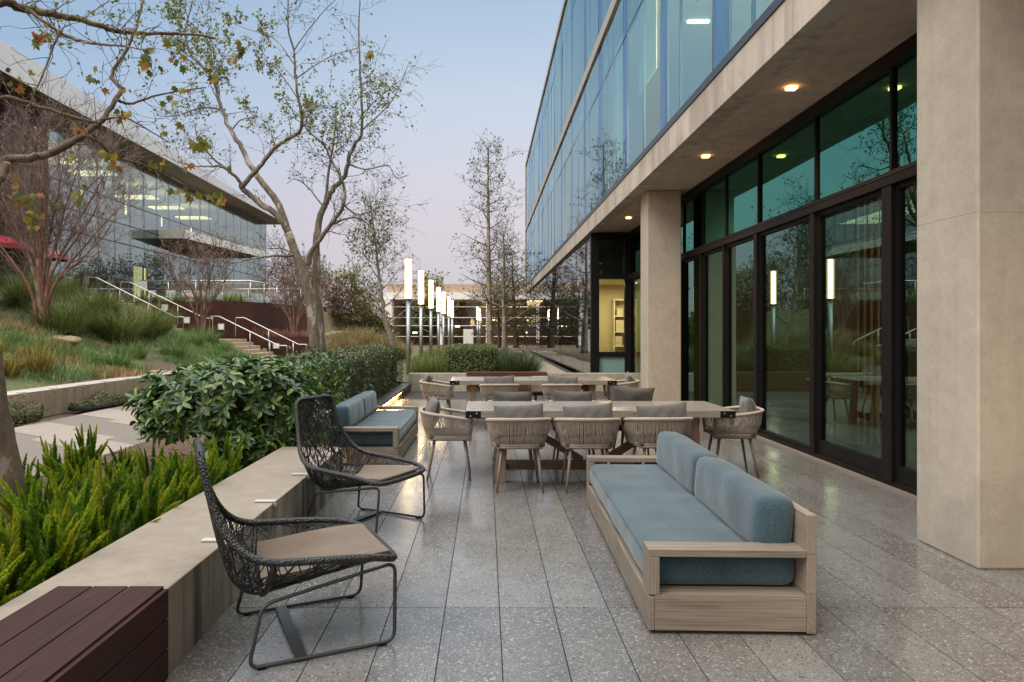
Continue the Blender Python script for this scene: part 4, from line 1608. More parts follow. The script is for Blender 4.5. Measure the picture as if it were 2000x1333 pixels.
# garden block seat by the golden mound
p = P(650, 660, 27)
m = MB()
m.prism([(p.x - .45, 26.8), (p.x + .40, 26.8), (p.x + .48, 28), (p.x - .3, 28)], .2, [1.3, 1.48, 1.5, 1.5])
o = m.build('concrete_block', M['path_light'], bevel=.02)
tag(o, 'pale concrete block seat beside the golden grass mound and the tree trunks', 'bench')
p = P(915, 664, 44)
o = MB().box(p.x - .32, p.x + .32, 43.8, 44.1, .2, 1.62).build('utility_box', M['white'], bevel=.02)
tag(o, 'small white utility box in the grass left of the tall slender tree', 'utility box')

# dark channel and pebbles along the glass wall
struct('pebble_strip', MB().box(1.3, 2.60, 17.43, 47, .0, .16), M['gravel'])
o = MB().box(2.601, 2.72, 17.43, 47, .0, .20).build('drain_channel', M['dark'])
tag(o, 'dark metal drainage edge running along the foot of the glass wall', 'drain')
# ------------------------------------------------------------------ terrain of the planted slope
def smooth(a, b, x):
    t = max(0, min(1, (x - a) / (b - a)))
    return t * t * (3 - 2 * t)


def hz(x, y):
    n = .05 * math.sin(x * 2.1 + y * .7) + .04 * math.sin(y * 1.7 - x * 1.1) + .02 * math.sin(x * 5.3 + y * 4.1)
    a = .40 + min(2.3, max(0, .37 * (-8.4 - x))) + n * min(1, max(0, (-8.4 - x)))
    stz = 1.15 * max(0, min(1, (-8.7 - x) / 2.3)) + 1.6 * max(0, min(1, (-12.9 - x) / 3.1))
    near = stz + .10
    z = a + (near - a) * smooth(20, 27.2, y)
    if y > 27.9:
        z = stz - .30
    if y > 30.845:
        edge = -10.95 + (min(y, 36) - 30.8) * .264
        z = 2.74 if x < edge - .33 else .25
    return z


xs = [-60, -45, -35] + [-30 + .5 * i for i in range(30)] + [-15 + .3 * i for i in range(23)]
xs = sorted(set(round(x, 3) for x in xs if x < -8.36)) + [-8.36]
ys_ = [-6 + .6 * i for i in range(57)] + [28.3, 29, 30, 30.5, 30.83, 30.86, 31.4, 32, 34, 36.3, 40, 50, 70]
ys_ = sorted(set(round(y, 3) for y in ys_))
g = MB().grid([[(x, y, hz(x, y)) for y in ys_] for x in xs])
m_, nt, b = newmat('planted bank soil')
v = coords(nt)
f1 = noise(nt, v, 1.1, 5, .6)
f2 = noise(nt, v, 22, 5, .7)
c1_ = ramp(nt, [(.3, (.045, .028, .020)), (.55, (.105, .066, .042)), (.75, (.20, .14, .085))])
L(nt, f2, c1_.inputs[0])
c2_ = ramp(nt, [(.40, (0, 0, 0)), (.60, (1, 1, 1))])
L(nt, f1, c2_.inputs[0])
c3_ = ramp(nt, [(.35, (.05, .085, .025)), (.65, (.13, .16, .055))])
L(nt, f2, c3_.inputs[0])
L(nt, mixc(nt, math_(nt, 'MULTIPLY', c2_.outputs[0], .75), c1_.outputs[0], c3_.outputs[0]), b.inputs['Base Color'])
b.inputs['Roughness'].default_value = .95
bump(nt, b, f2, .8, .03)
M['bank'] = m_
o = link('hillside', g.mesh('hillside', M['bank'], True))
o['kind'] = 'structure'
struct('planting_soil', MB().box(-4.15, -2.10, -4, 17.42, -.05, .14), M['soil'])
# garden ground beyond the terrace with its mound
g = []
for i in range(25):
    x = -6.9 + i * .35
    row = []
    for j in range(60):
        y = 17.43 + j * .55
        z = .20 + .9 * math.exp(-((x + 5.2) / 1.5) ** 2 - ((y - 27.5) / 4) ** 2) + .04 * math.sin(x * 3 + y * 2)
        row.append((x, y, z if x < 1.2 else .0))
    g.append(row)
o = link('garden_ground', MB().grid(g).mesh('garden_ground', M['bank'], True))
o['kind'] = 'structure'


def gz(x, y):
    return .20 + .9 * math.exp(-((x + 5.2) / 1.5) ** 2 - ((y - 27.5) / 4) ** 2)


# ------------------------------------------------------------------ grasses
def blades(root, az, length, lean, width, droop, seg=4):
    """arching blades; lean = start angle from vertical, droop = extra bend along it"""
    n = len(root)
    V = np.zeros((n, 2 * (seg + 1), 3))
    d = np.stack([np.cos(az), np.sin(az), np.zeros(n)], 1)
    s = np.stack([-np.sin(az), np.cos(az), np.zeros(n)], 1)
    p = np.array(root, float)
    for k in range(seg + 1):
        t = k / seg
        w_ = width * (1 - t ** 2 * .92)
        V[:, 2 * k] = p + s * (w_ / 2)[:, None]
        V[:, 2 * k + 1] = p - s * (w_ / 2)[:, None]
        a = lean + droop * (t + .5 / seg)
        st_ = length / seg
        p = p + d * (np.sin(a) * st_)[:, None] + np.array([0, 0, 1.0]) * (np.cos(a) * st_)[:, None]
    q = np.array([(2 * k, 2 * k + 1, 2 * k + 3, 2 * k + 2) for k in range(seg)])
    Fc = q[None] + (np.arange(n) * 2 * (seg + 1))[:, None, None]
    return V.reshape(-1, 3), Fc.reshape(-1, 4)


def clump_mesh(name, n, rad, hgt, mat, lean=.25, droop=1.1, width=.008, seed=1, bias=None, seg=4):
    r = np.random.default_rng(seed)
    rr_ = rad * np.sqrt(r.random(n)) * .55
    aa = r.random(n) * 2 * np.pi
    root = np.stack([rr_ * np.cos(aa), rr_ * np.sin(aa), np.full(n, -.02)], 1)
    az = aa + r.normal(0, .6, n)
    if bias is not None:
        az = np.where(r.random(n) < .45, bias + r.normal(0, .6, n), az)
    V, Fc = blades(root, az, hgt * r.uniform(.55, 1.15, n), np.abs(r.normal(lean, .22, n)), width * r.uniform(.7, 1.3, n), r.uniform(.3, 1, n) * droop, seg)
    return np_mesh(name, V, Fc, mat)


GM = {}
GM['lom'] = leafmat('long grass blades', [(0, (.055, .09, .02)), (.5, (.12, .165, .035)), (.85, (.20, .21, .055)), (1, (.30, .23, .085))], .55, .3)
GM['fes'] = leafmat('fescue blades', [(0, (.06, .125, .028)), (.6, (.125, .225, .05)), (.9, (.20, .26, .08)), (1, (.30, .27, .13))], .6, .3)
GM['gold'] = leafmat('golden grass blades', [(0, (.13, .12, .04)), (.5, (.25, .20, .08)), (1, (.38, .29, .13))], .6, .35)
GM['yel'] = leafmat('yellow tipped blades', [(0, (.10, .055, .02)), (.4, (.19, .12, .03)), (.7, (.26, .24, .05)), (1, (.38, .32, .07))], .6, .3)
GM['dry'] = leafmat('dry stubble', [(0, (.16, .10, .045)), (.5, (.36, .24, .11)), (1, (.52, .38, .19))], .7, .3)
GM['bright'] = leafmat('bright strap leaves', [(0, (.07, .11, .02)), (.5, (.15, .21, .035)), (1, (.27, .28, .05))], .5, .3)
GM['dkgr'] = leafmat('dark arching grass', [(0, (.022, .042, .016)), (.6, (.05, .075, .028)), (1, (.11, .12, .05))], .55, .25)
GM['pink'] = leafmat('reddish aloe leaves', [(0, (.13, .085, .055)), (.5, (.26, .12, .085)), (1, (.36, .20, .13))], .6, .2)


def plant(name, mesh, label, cat, loc, rot, sc_, group):
    o = link(name, mesh)
    o.location = loc
    o.rotation_euler = (0, 0, rot)
    o.scale = (sc_, sc_, sc_)
    return tag(o, label, cat, group)


NUM = ['first', 'second', 'third', 'fourth', 'fifth', 'sixth', 'seventh', 'eighth', 'ninth', 'tenth', 'eleventh', 'twelfth', 'thirteenth', 'fourteenth', 'fifteenth', 'sixteenth', 'seventeenth', 'eighteenth', 'nineteenth', 'twentieth', 'twenty first', 'twenty second', 'twenty third', 'twenty fourth', 'twenty fifth', 'twenty sixth', 'twenty seventh', 'twenty eighth', 'twenty ninth', 'thirtieth', 'thirty first', 'thirty second', 'thirty third', 'thirty fourth', 'thirty fifth', 'thirty sixth', 'thirty seventh', 'thirty eighth', 'thirty ninth', 'fortieth', 'forty first', 'forty second', 'forty third', 'forty fourth']

big = [clump_mesh('ornamental_grass', 900, .85, 1.25, GM['lom'], .25, 1.5, .017, 31 + i, bias=-.9) for i in range(3)]
spots = [(-14.6, 18.4), (-13.6, 17.6), (-12.9, 19.4), (-11.2, 18.0), (-10.6, 19.6), (-11.9, 20.6), (-10.9, 21.4), (-12.6, 22.2), (-11.4, 23.2), (-13.9, 21.0), (-15.4, 20.4), (-13.0, 24.4), (-12.3, 25.6), (-14.4, 23.6)]
spots = sorted(spots, key=lambda s_: s_[0] / s_[1])
for k, (x, y) in enumerate(spots):
    plant('ornamental_grass', big[k % 3], f'big arching dark green grass clump on the bank, {NUM[k]} from the left', 'ornamental grass', (x, y, hz(x, y)), k * 1.9, RNG.uniform(.85, 1.12), 'big grasses on the bank')

# fescue turf and stubble as ground cover
r = np.random.default_rng(5)
roots, az, ln, le_, wd_, dr = [], [], [], [], [], []
for _ in range(3000):
    x = -8.6 - 7.5 * r.random() ** 1.3
    y = 7 + 20.5 * r.random()
    pn = math.sin(x * 1.3 + y * .9) + math.sin(y * 1.1 - x * .8 + 2) + .7 * math.sin(x * 2.9 - y * 2.1)
    if (pn < -.9 and y < 22) or (x < -10.3 and y > 17 and y < 24 and x > -15 and r.random() < .5):
        continue
    n = int(r.integers(22, 40))
    rr_ = .22 * np.sqrt(r.random(n))
    aa = r.random(n) * 6.283
    px_, py_ = x + rr_ * np.cos(aa), y + rr_ * np.sin(aa)
    roots.append(np.stack([px_, py_, np.array([hz(a, c) - .02 for a, c in zip(px_, py_)])], 1))
    az.append(aa * .5 + r.normal(-.6, .9, n))
    hh = .22 * (1 + .35 * pn)
    ln.append(np.clip(hh * r.uniform(.6, 1.3, n), .07, .42))
    le_.append(np.abs(r.normal(.4, .3, n)))
    wd_.append(r.uniform(.009, .016, n))
    dr.append(r.uniform(.4, 1.5, n))
V, Fc = blades(np.concatenate(roots), np.concatenate(az), np.concatenate(ln), np.concatenate(le_), np.concatenate(wd_), np.concatenate(dr), 2)
struct('grass', np_mesh('grass', V, Fc, GM['fes']), kind='stuff')
roots = []
for u, v_, Y, w_ in ((60, 642, 16.5, 45), (110, 655, 16, 35), (150, 660, 15.6, 30), (205, 668, 15.5, 22), (245, 664, 16, 26), (30, 640, 16.8, 25)):
    p = P(u, v_, Y)
    n = 330
    px_ = p.x + r.normal(0, w_ / 1333 * Y * .5, n)
    py_ = p.y + r.normal(0, .28, n)
    roots.append(np.stack([px_, py_, np.array([hz(a, c) for a, c in zip(px_, py_)])], 1))
rt = np.concatenate(roots)
n = len(rt)
V, Fc = blades(rt, r.random(n) * 6.28, r.uniform(.10, .26, n), np.abs(r.normal(.15, .2, n)), r.uniform(.012, .022, n), r.uniform(0, .5, n), 2)
struct('dry_grass', np_mesh('dry_grass', V, Fc, GM['dry']), kind='stuff')

yc = [clump_mesh('kangaroo_paw', 260, .5, .62, GM['yel'], .28, .5, .022, 41 + i) for i in range(2)]
for k, (x, y) in enumerate(((-9.35, 12.2), (-9.05, 12.9), (-9.6, 13.2), (-9.0, 13.7), (-9.45, 14.2), (-9.9, 12.6))):
    plant('kangaroo_paw', yc[k % 2], f'yellow tipped brown tufted plant above the path wall, {NUM[k]} from the front', 'garden plant', (x, y, hz(x, y)), k * 2.2, RNG.uniform(.7, .9), 'yellow tipped tufts above the path wall')

tuft = [clump_mesh('tufted_grass', 320, .5, .62, GM['fes'], .3, 1.3, .012, 51 + i) for i in range(3)]
tsp = [(-9.2, 11.3), (-9.0, 16.6), (-9.6, 18.6), (-9.2, 20.2), (-9.9, 21.8), (-9.3, 23.0), (-10.2, 23.9), (-9.1, 24.7), (-9.9, 25.6), (-8.9, 26.4), (-10.6, 26.2), (-11.2, 26.9)]
for k, (x, y) in enumerate(tsp):
    plant('tufted_grass', tuft[k % 3], f'soft green grass tuft on the lower bank, {NUM[k]} counting away from the camera', 'grass tuft', (x, y, hz(x, y)), k * 1.3, RNG.uniform(.75, 1.15), 'green grass tufts on the lower bank')

mnd = [clump_mesh('golden_grass', 420, .6, .85, GM['gold'], .25, 1.2, .013, 61 + i) for i in range(3)]
msp = [(-5.6, 24.2), (-4.9, 24.6), (-4.2, 24.9), (-5.3, 25.9), (-4.6, 26.3), (-3.9, 26.4), (-5.9, 27.0), (-5.0, 27.6), (-4.2, 28.2), (-3.4, 27.4), (-4.7, 29.3), (-3.6, 29.8), (-5.4, 22.6), (-4.0, 23.0)]
for k, (x, y) in enumerate(msp):
    plant('golden_grass', mnd[k % 3], f'pale golden grass clump on the mound beside the lamps, {NUM[k]} from the front', 'ornamental grass', (x, y, gz(x, y)), k * 1.7, RNG.uniform(.8, 1.1), 'golden grasses on the mound')

lsp = [(-1.75, 17.9), (-1.35, 18.1), (-1.7, 18.7), (-1.2, 18.9), (-1.75, 19.7), (-1.1, 20.1), (-1.5, 21.0), (-1.9, 22.2), (-1.2, 22.4), (-.7, 23.2), (-1.6, 23.9), (-2.0, 25.6), (-1.2, 26.2), (-1.9, 28.6), (-1.0, 29.4)]
lm = [clump_mesh('strap_grass', 330, .5, .95, GM['lom'], .16, .9, .014, 71 + i) for i in range(3)]
for k, (x, y) in enumerate(lsp):
    plant('strap_grass', lm[k % 3], f'upright green grass clump between lamp posts and boxed hedge, {NUM[k]} from the front', 'ornamental grass', (x, y, .2), k * 1.1, RNG.uniform(.7, .95), 'green grasses at the lamp posts')
dsp = [(.65, 17.85), (1.05, 18.1), (.60, 18.8), (1.15, 19.2), (.7, 20.1), (1.1, 20.9), (.4, 21.5), (.9, 22.5), (.3, 23.6), (.8, 24.8), (-.2, 24.0), (.4, 26.5)]
dm = [clump_mesh('dark_grass', 520, .6, 1.15, GM['dkgr'], .22, 1.4, .012, 81 + i, bias=-.4) for i in range(2)]
for k, (x, y) in enumerate(dsp):
    plant('dark_grass', dm[k % 2], f'dark arching grass clump right of the boxed hedge, {NUM[k]} from the front', 'ornamental grass', (x, y, .18), k * 2.3, RNG.uniform(.72, .92), 'dark grasses by the glass wall')
bm = [clump_mesh('strap_plant', 90, .45, .75, GM['bright'], .3, .7, .04, 91 + i) for i in range(2)]
for k, u in enumerate((272, 296, 318, 344, 352, 386, 412, 444, 468)):
    x = (u - VU) / F * 31.2
    plant('strap_plant', bm[k % 2], f'bright green strap leaved plant on the dark steel wall, {NUM[k]} from the left', 'garden plant', (x, 31.25, 2.70), k * 1.2, RNG.uniform(.65, .95), 'strap leaved plants on the steel wall')
am = clump_mesh('aloe', 60, .4, .62, GM['pink'], .35, .2, .045, 95)
for k in range(12):
    plant('aloe', am, f'reddish spiky aloe in the lower steel planter, {NUM[k]} from the left', 'aloe', (-10.6 + k * .25, 31.5 + (k % 3) * .6, 1.12), k * 1.4, RNG.uniform(.7, 1.05), 'reddish aloes in the steel planter')

# ------------------------------------------------------------------ foxtail ferns in the near planter
FX = [leafmat('foxtail fern needles, deep green', [(0, (.05, .12, .018)), (.6, (.10, .20, .022)), (1, (.16, .26, .028))], .55, .35, .3),
      leafmat('foxtail fern needles, bright green', [(0, (.15, .27, .018)), (.6, (.25, .39, .022)), (1, (.34, .46, .035))], .55, .35, .3),
      leafmat('foxtail fern needles, yellow green', [(0, (.27, .34, .02)), (.6, (.42, .46, .03)), (1, (.52, .50, .06))], .55, .35, .3)]


def fern_mesh(seed, nf=17, hgt=.5):
    r = np.random.default_rng(seed)
    A_p, A_d, A_s, A_m, SA, SB = [], [], [], [], [], []
    for f in range(nf):
        az_ = r.random() * 6.283
        tilt = min(.62, abs(r.normal(.22, .2)) + (.25 if f % 6 == 5 else 0))
        Ln = hgt * r.uniform(.45, 1.2)
        droop = r.uniform(-.25, .75)
        fat = r.uniform(.025, .034)
        fm = int(r.choice([0, 0, 0, 0, 1, 1, 1, 2]))
        p = np.array([math.cos(az_) * .05, math.sin(az_) * .05, 0])
        nn = int(Ln / .0065)
        for k in range(nn):
            t = k / nn
            a = tilt + droop * t
            d = np.array([math.cos(az_) * math.sin(a), math.sin(az_) * math.sin(a), math.cos(a)])
            q = p + d * (Ln / nn)
            SA.append(p)
            SB.append(q)
            p = q
            if t < .10:
                continue
            prof = min(1, (t - .06) * 6) * (1 - max(0, (t - .50) / .50) ** 1.6 * .95)
            e1 = np.cross(d, [0.3, .2, 1.0])
            e1 /= np.linalg.norm(e1)
            e2 = np.cross(d, e1)
            for j in range(12):
                ang = r.random() * 6.283
                o_ = e1 * math.cos(ang) + e2 * math.sin(ang)
                A_p.append(p)
                A_d.append(o_ * .75 + d * r.uniform(.7, 1.15))
                A_m.append(min(2, fm + (1 if t > .72 and r.random() < .7 else 0)))
                A_s.append(fat * prof * r.uniform(.8, 1.2) + .004)
    A_s = np.array(A_s)
    P_ = np.array(A_p)
    D_ = np.array(A_d)
    V1, F1 = spread(*LEAF4, frames(D_, r.normal(0, 1, D_.shape)), P_, np.stack([A_s * 1.15, np.full(len(A_s), .0070), A_s], 1))
    V2, F2 = sticks(np.array(SA), np.array(SB), np.full(len(SA), .0022), np.full(len(SA), .002), 3)
    V, Fs = merge((V1, F1), (V2, F2))
    return np_mesh('foxtail_fern', V, Fs, FX, midx=list(A_m) + [0] * len(F2))


# every frond should keep one tone: colour by position along the clump as well as per needle
ferns = [fern_mesh(201 + i, 21, .45) for i in range(5)]
fsp = [(-2.12, 2.62), (-2.2, 3.05), (-2.45, 2.75), (-2.15, 3.50), (-2.55, 3.35), (-2.12, 3.95), (-2.42, 4.15), (-2.75, 3.85), (-2.13, 4.45), (-2.45, 4.75), (-2.14, 4.95), (-2.75, 4.55), (-2.18, 5.4), (-2.5, 5.5), (-2.15, 5.85), (-3.05, 5.3), (-3.45, 5.7), (-3.55, 5.15), (-3.35, 6.3), (-3.0, 6.1), (-3.75, 6.0), (-2.9, 3.1), (-3.9, 6.7), (-2.2, 2.2), (-2.6, 2.3), (-3.2, 4.2), (-2.85, 3.62), (-3.0, 3.35), (-2.7, 3.22), (-3.35, 3.75), (-2.92, 4.42), (-2.5, 2.5), (-2.75, 2.85), (-2.8, 5.0), (-3.2, 4.9), (-2.3, 2.85), (-2.35, 3.3), (-2.32, 3.75), (-2.62, 3.6), (-2.3, 4.7), (-2.65, 4.3)]
fsp = [(x - .10 if x > -2.3 else x, y) for x, y in fsp]
fsp = sorted(fsp, key=lambda s_: s_[1])
near_far = 'behind the seat wall'
for k, (x, y) in enumerate(fsp):
    plant('foxtail_fern', ferns[k % 5], f'green foxtail fern in the planter behind the seat wall, {NUM[k]} from the camera', 'fern', (x, y, .13), k * 2.4, RNG.uniform(.8, 1.15) * (1.0 if x > -2.6 else .8), 'foxtail ferns in the planter')
sp_ = thing('garden_spotlight', 'small dark round spotlight hidden among the foxtail ferns', 'spotlight', (-2.62, 5.02, .14))
MB().tube([(0, 0, 0), (0, 0, .12)], .012, 8).build('stake', M['black'], sp_)
MB().tube([(-.05, -.03, .13), (.06, .05, .19)], [.045, .05], 16).build('lamp_head', M['graphite'], sp_, smooth=False)

# ------------------------------------------------------------------ leafy shrubs and hedges
LM = {}
LM['rhodo'] = leafmat('glossy shrub leaf', [(0, (.018, .050, .014)), (.45, (.045, .105, .024)), (.8, (.09, .165, .034)), (1, (.19, .25, .05))], .30, .22, .5)
LM['hedge'] = leafmat('hedge leaf', [(0, (.022, .038, .014)), (.5, (.055, .080, .026)), (.85, (.11, .125, .038)), (1, (.20, .14, .065))], .4, .15, .5)
LM['box'] = leafmat('boxed hedge leaf', [(0, (.035, .068, .014)), (.55, (.085, .14, .028)), (1, (.20, .24, .04))], .4, .2, .5)
LM['low'] = leafmat('low shrub leaf', [(0, (.035, .048, .016)), (.6, (.075, .085, .026)), (1, (.13, .13, .04))], .55, .2)
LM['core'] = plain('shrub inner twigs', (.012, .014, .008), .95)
LM['twig'] = plain('shrub stem', (.10, .06, .04), .85, 0, .2, .3, 30)


def whorls(pos, nrm, r, size=.09, k=7, mat=None):
    """rosettes of leaves round each tip"""
    n = len(pos)
    nrm = unit(nrm)
    P_, D_, U_, S_ = [], [], [], []
    for i in range(n):
        m_ = nrm[i]
        e1 = np.cross(m_, [.13, .57, .8])
        e1 /= np.linalg.norm(e1)
        e2 = np.cross(m_, e1)
        a0 = r.random() * 6.28
        kk = int(r.integers(k - 2, k + 2))
        for j in range(kk):
            a = a0 + j * 6.283 / kk + r.normal(0, .15)
            o_ = e1 * math.cos(a) + e2 * math.sin(a)
            el = r.uniform(-.15, .55)
            D_.append(o_ * math.cos(el) + m_ * math.sin(el))
            U_.append(m_)
            P_.append(pos[i] + o_ * .006 + m_ * r.uniform(-.02, .01))
            S_.append(size * r.uniform(.7, 1.2))
    S_ = np.array(S_)
    return spread(*LEAF8, frames(np.array(D_), np.array(U_)), np.array(P_), np.stack([S_, S_ * .44, S_], 1))


def ellip(r, n, c, rad, zmin=-.9):
    d = unit(r.normal(0, 1, (n * 3, 3)))
    d = d[d[:, 2] > zmin][:n]
    return np.array(c) + d * np.array(rad), d / np.array(rad)


r = np.random.default_rng(77)
bush = thing('leafy_shrub', 'big glossy leaved shrub with whorled leaves overhanging the end of the seat wall', 'shrub', (-2.6, 6.9, .14))
lumps = [((-2.75, 6.85, .78), (.72, .55, .40), 270), ((-2.25, 7.0, .72), (.50, .5, .46), 190), ((-3.05, 6.9, .66), (.42, .45, .34), 130), ((-2.45, 6.8, .95), (.45, .42, .24), 130), ((-2.05, 7.05, .42), (.36, .42, .36), 120), ((-2.40, 6.62, .42), (.34, .30, .28), 80)]
Ps, Ns = [], []
for c, rad, n in lumps:
    sc_r = r.uniform(.72, 1.06, n)[:, None]
    p, d = ellip(r, n, (0, 0, 0), rad, -.75)
    k = min(len(p), n)
    Ps.append(np.array(c) + p[:k] * sc_r[:k])
    Ns.append(unit(d[:k]) + np.array([0, 0, .55]) + r.normal(0, .25, (k, 3)))
Ps, Ns = np.concatenate(Ps), np.concatenate(Ns)
keep = ~((Ps[:, 1] < 6.60) & (Ps[:, 0] > -2.02) & (Ps[:, 2] < .45)) & (Ps[:, 2] > .2)
V, Fc = whorls(Ps[keep][::1], Ns[keep], r, .110, 7)
link('foliage', np_mesh('foliage', V, Fc, LM['rhodo']), bush, world=True)
m = MB()
for q in range(9):
    a = q * .7
    tip = Vector((-2.6 + .5 * math.cos(a), 6.9 + .3 * math.sin(a), .72))
    m.tube(catmull([(-2.55 + .05 * math.cos(a), 6.72 + .05 * math.sin(a), .1), (-2.55 + .2 * math.cos(a + .5), 6.75 + .15 * math.sin(a), .4), tip], 4), [.024 - .0015 * j for j in range(9)], 6)
for q in range(16):
    a = r.random() * 6.28
    c0 = Vector((-2.6 + .3 * math.cos(a), 6.9 + .2 * math.sin(a), .55))
    m.tube([c0, c0 + Vector((math.cos(a) * .35, math.sin(a) * .25, r.uniform(0, .3)))], [.010, .004], 5)
m.build('stems', LM['twig'], bush, smooth=True, world=True)


def leafwall(name, label, cat, boxes, dens, size, mat, seed, group=None, core=.10, wav=.05, aspect=.5, stray=.03):
    """clipped hedge or mounded shrub: many leaf faces through the outer layer of the volume"""
    r = np.random.default_rng(seed)
    x0, x1, y0, y1, z0, z1 = boxes
    t = thing(name, label, cat, ((x0 + x1) / 2, (y0 + y1) / 2, z0), 0, group)
    P_, N_ = [], []

    def face(n, f, nv):
        q = f(r.random((n, 2)))
        P_.append(q)
        N_.append(np.tile(nv, (n, 1)))
    ax, ay, az_ = x1 - x0, y1 - y0, z1 - z0
    face(int(ax * ay * dens), lambda u: np.stack([x0 + ax * u[:, 0], y0 + ay * u[:, 1], np.full(len(u), z1)], 1), (0, 0, 1.0))
    face(int(ax * az_ * dens), lambda u: np.stack([x0 + ax * u[:, 0], np.full(len(u), y0), z0 + az_ * u[:, 1]], 1), (0, -1.0, .2))
    face(int(ax * az_ * dens * .5), lambda u: np.stack([x0 + ax * u[:, 0], np.full(len(u), y1), z0 + az_ * u[:, 1]], 1), (0, 1.0, .2))
    face(int(ay * az_ * dens), lambda u: np.stack([np.full(len(u), x1), y0 + ay * u[:, 0], z0 + az_ * u[:, 1]], 1), (1.0, 0, .2))
    face(int(ay * az_ * dens * .7), lambda u: np.stack([np.full(len(u), x0), y0 + ay * u[:, 0], z0 + az_ * u[:, 1]], 1), (-1.0, 0, .2))
    p, nn = np.concatenate(P_), np.concatenate(N_)
    n = len(p)
    # lumpy outline, depth and stray shoots
    lump = wav * (np.sin(p[:, 0] * 3.1 + p[:, 1] * 2.3) + np.sin(p[:, 1] * 4.7 - p[:, 2] * 5.0 + 1) + .7 * np.sin(p[:, 0] * 9 + p[:, 2] * 8 + p[:, 1] * 7))
    ext = lump * .5 - np.abs(r.normal(0, core * .5, n)) + (r.random(n) < .06) * r.uniform(0, stray * 2, n)
    # round the box edges
    c = np.array([(x0 + x1) / 2, (y0 + y1) / 2, (z0 + z1) / 2])
    hv = np.array([ax, ay, az_]) / 2
    rel = (p - c)
    inner = np.clip(rel, -(hv - np.minimum(.16, hv * .8)), hv - np.minimum(.16, hv * .8))
    dd = rel - inner
    ln_ = np.linalg.norm(dd, axis=1, keepdims=True)
    p = c + inner + dd / np.maximum(ln_, 1e-6) * np.minimum(ln_, np.minimum(.16, hv.min() * .8))
    nn = unit(nn + dd / np.maximum(ln_, 1e-6) * .6)
    p = p + nn * ext[:, None]
    p[:, 2] = np.maximum(p[:, 2], z0 - .02)
    d = unit(np.cross(nn, r.normal(0, 1, (n, 3))) + nn * r.uniform(-.1, .9, n)[:, None] + np.array([0, 0, .25]))
    s = size * r.uniform(.65, 1.25, n)
    V, Fc = spread(*LEAF4, frames(d, nn + r.normal(0, .45, (n, 3))), p, np.stack([s, s * aspect, s], 1))
    link('foliage', np_mesh('foliage', V, Fc, mat), t, world=True)
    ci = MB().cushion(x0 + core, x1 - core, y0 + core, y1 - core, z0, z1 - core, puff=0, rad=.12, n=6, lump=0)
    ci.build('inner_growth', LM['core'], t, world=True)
    return t


leafwall('hedge', 'long dark clipped hedge behind the rear sofa along the glowing curb', 'hedge', (-2.95, -2.08, 9.4, 16.95, .12, 1.12), 1150, .045, LM['hedge'], 301)
leafwall('boxed_hedge', 'square clipped green hedge block behind the far end wall', 'hedge', (-1.08, .30, 17.55, 18.9, .15, 1.13), 1500, .040, LM['box'], 302, wav=.02)
leafwall('boxed_hedge', 'second clipped hedge block standing farther off by the glass wall', 'hedge', (-.9, .3, 21, 22.5, .15, 1.0), 700, .05, LM['box'], 303, wav=.02)
sh = leafwall('leafy_shrub', 'rounded dark leafy shrub between the big glossy shrub and long hedge', 'shrub', (-3.05, -1.98, 7.75, 9.5, .12, 1.08), 520, .075, LM['rhodo'], 304, wav=.13, core=.16, stray=.09, aspect=.42)
# low mounded shrubs along the path wall
for k in range(7):
    y = 11.6 + k * 1.0 + (0 if k else -.9)
    w_ = RNG.uniform(.75, 1.0) * (1 if k else .5)
    leafwall('low_shrub', f'low grey green shrub at the foot of the path wall, {NUM[k]} from the left', 'shrub', (-7.88, -7.28 + RNG.uniform(-.05, .1), y, y + w_ + .15, .0, .15 + RNG.uniform(0, .13)), 1000, .045, LM['low'], 310 + k, 'low shrubs along the path wall', .08, .10, stray=.06)

# rocks on the bank
rk_ = np.random.default_rng(9)
for u, v_, Y, s_, lab in ((118, 652, 16.8, .42, 'flat tan boulder at the foot of the left crape myrtle'), (1285 / 4.443 + 14, 560 + 705 / 4.443, 17.4, .28, 'small pinkish stone at the edge of the bank above the path wall')):
    p = P(u, v_, Y)
    m = MB()
    rows = []
    for i in range(9):
        row = []
        for j in range(17):
            a, e = j / 16 * 6.2832, -math.pi / 2 + math.pi * i / 8
            q = 1 + .13 * math.sin(3 * a + i) + .08 * math.sin(5 * a - 2 * i)
            row.append((p.x + s_ * q * math.cos(e) * math.cos(a) * 1.2, p.y + s_ * .8 * q * math.cos(e) * math.sin(a), hz(p.x, p.y) + s_ * .30 * q * math.sin(e)))
        rows.append(row)
    m.grid([r_[::-1] for r_ in rows])
    o = m.build('boulder', concrete('sandstone' + str(int(u)), (.27, .19, .12), .2), smooth=True)
    tag(o, lab, 'boulder')

# fallen leaves on the soil
n = 500
px_, py_ = r.uniform(-4.1, -2.1, n), r.uniform(2.2, 8, n)
S_ = r.uniform(.03, .08, n)
V, Fc = spread(*LEAF8, frames(np.stack([r.normal(0, 1, n), r.normal(0, 1, n), r.normal(0, .2, n)], 1)), np.stack([px_, py_, np.full(n, .150)], 1), np.stack([S_, S_ * .8, S_], 1))
struct('leaf_litter', np_mesh('leaf_litter', V, Fc, leafmat('dead leaf', [(0, (.05, .025, .015)), (.6, (.13, .06, .03)), (1, (.22, .12, .06))], .8, .1)), kind='stuff')
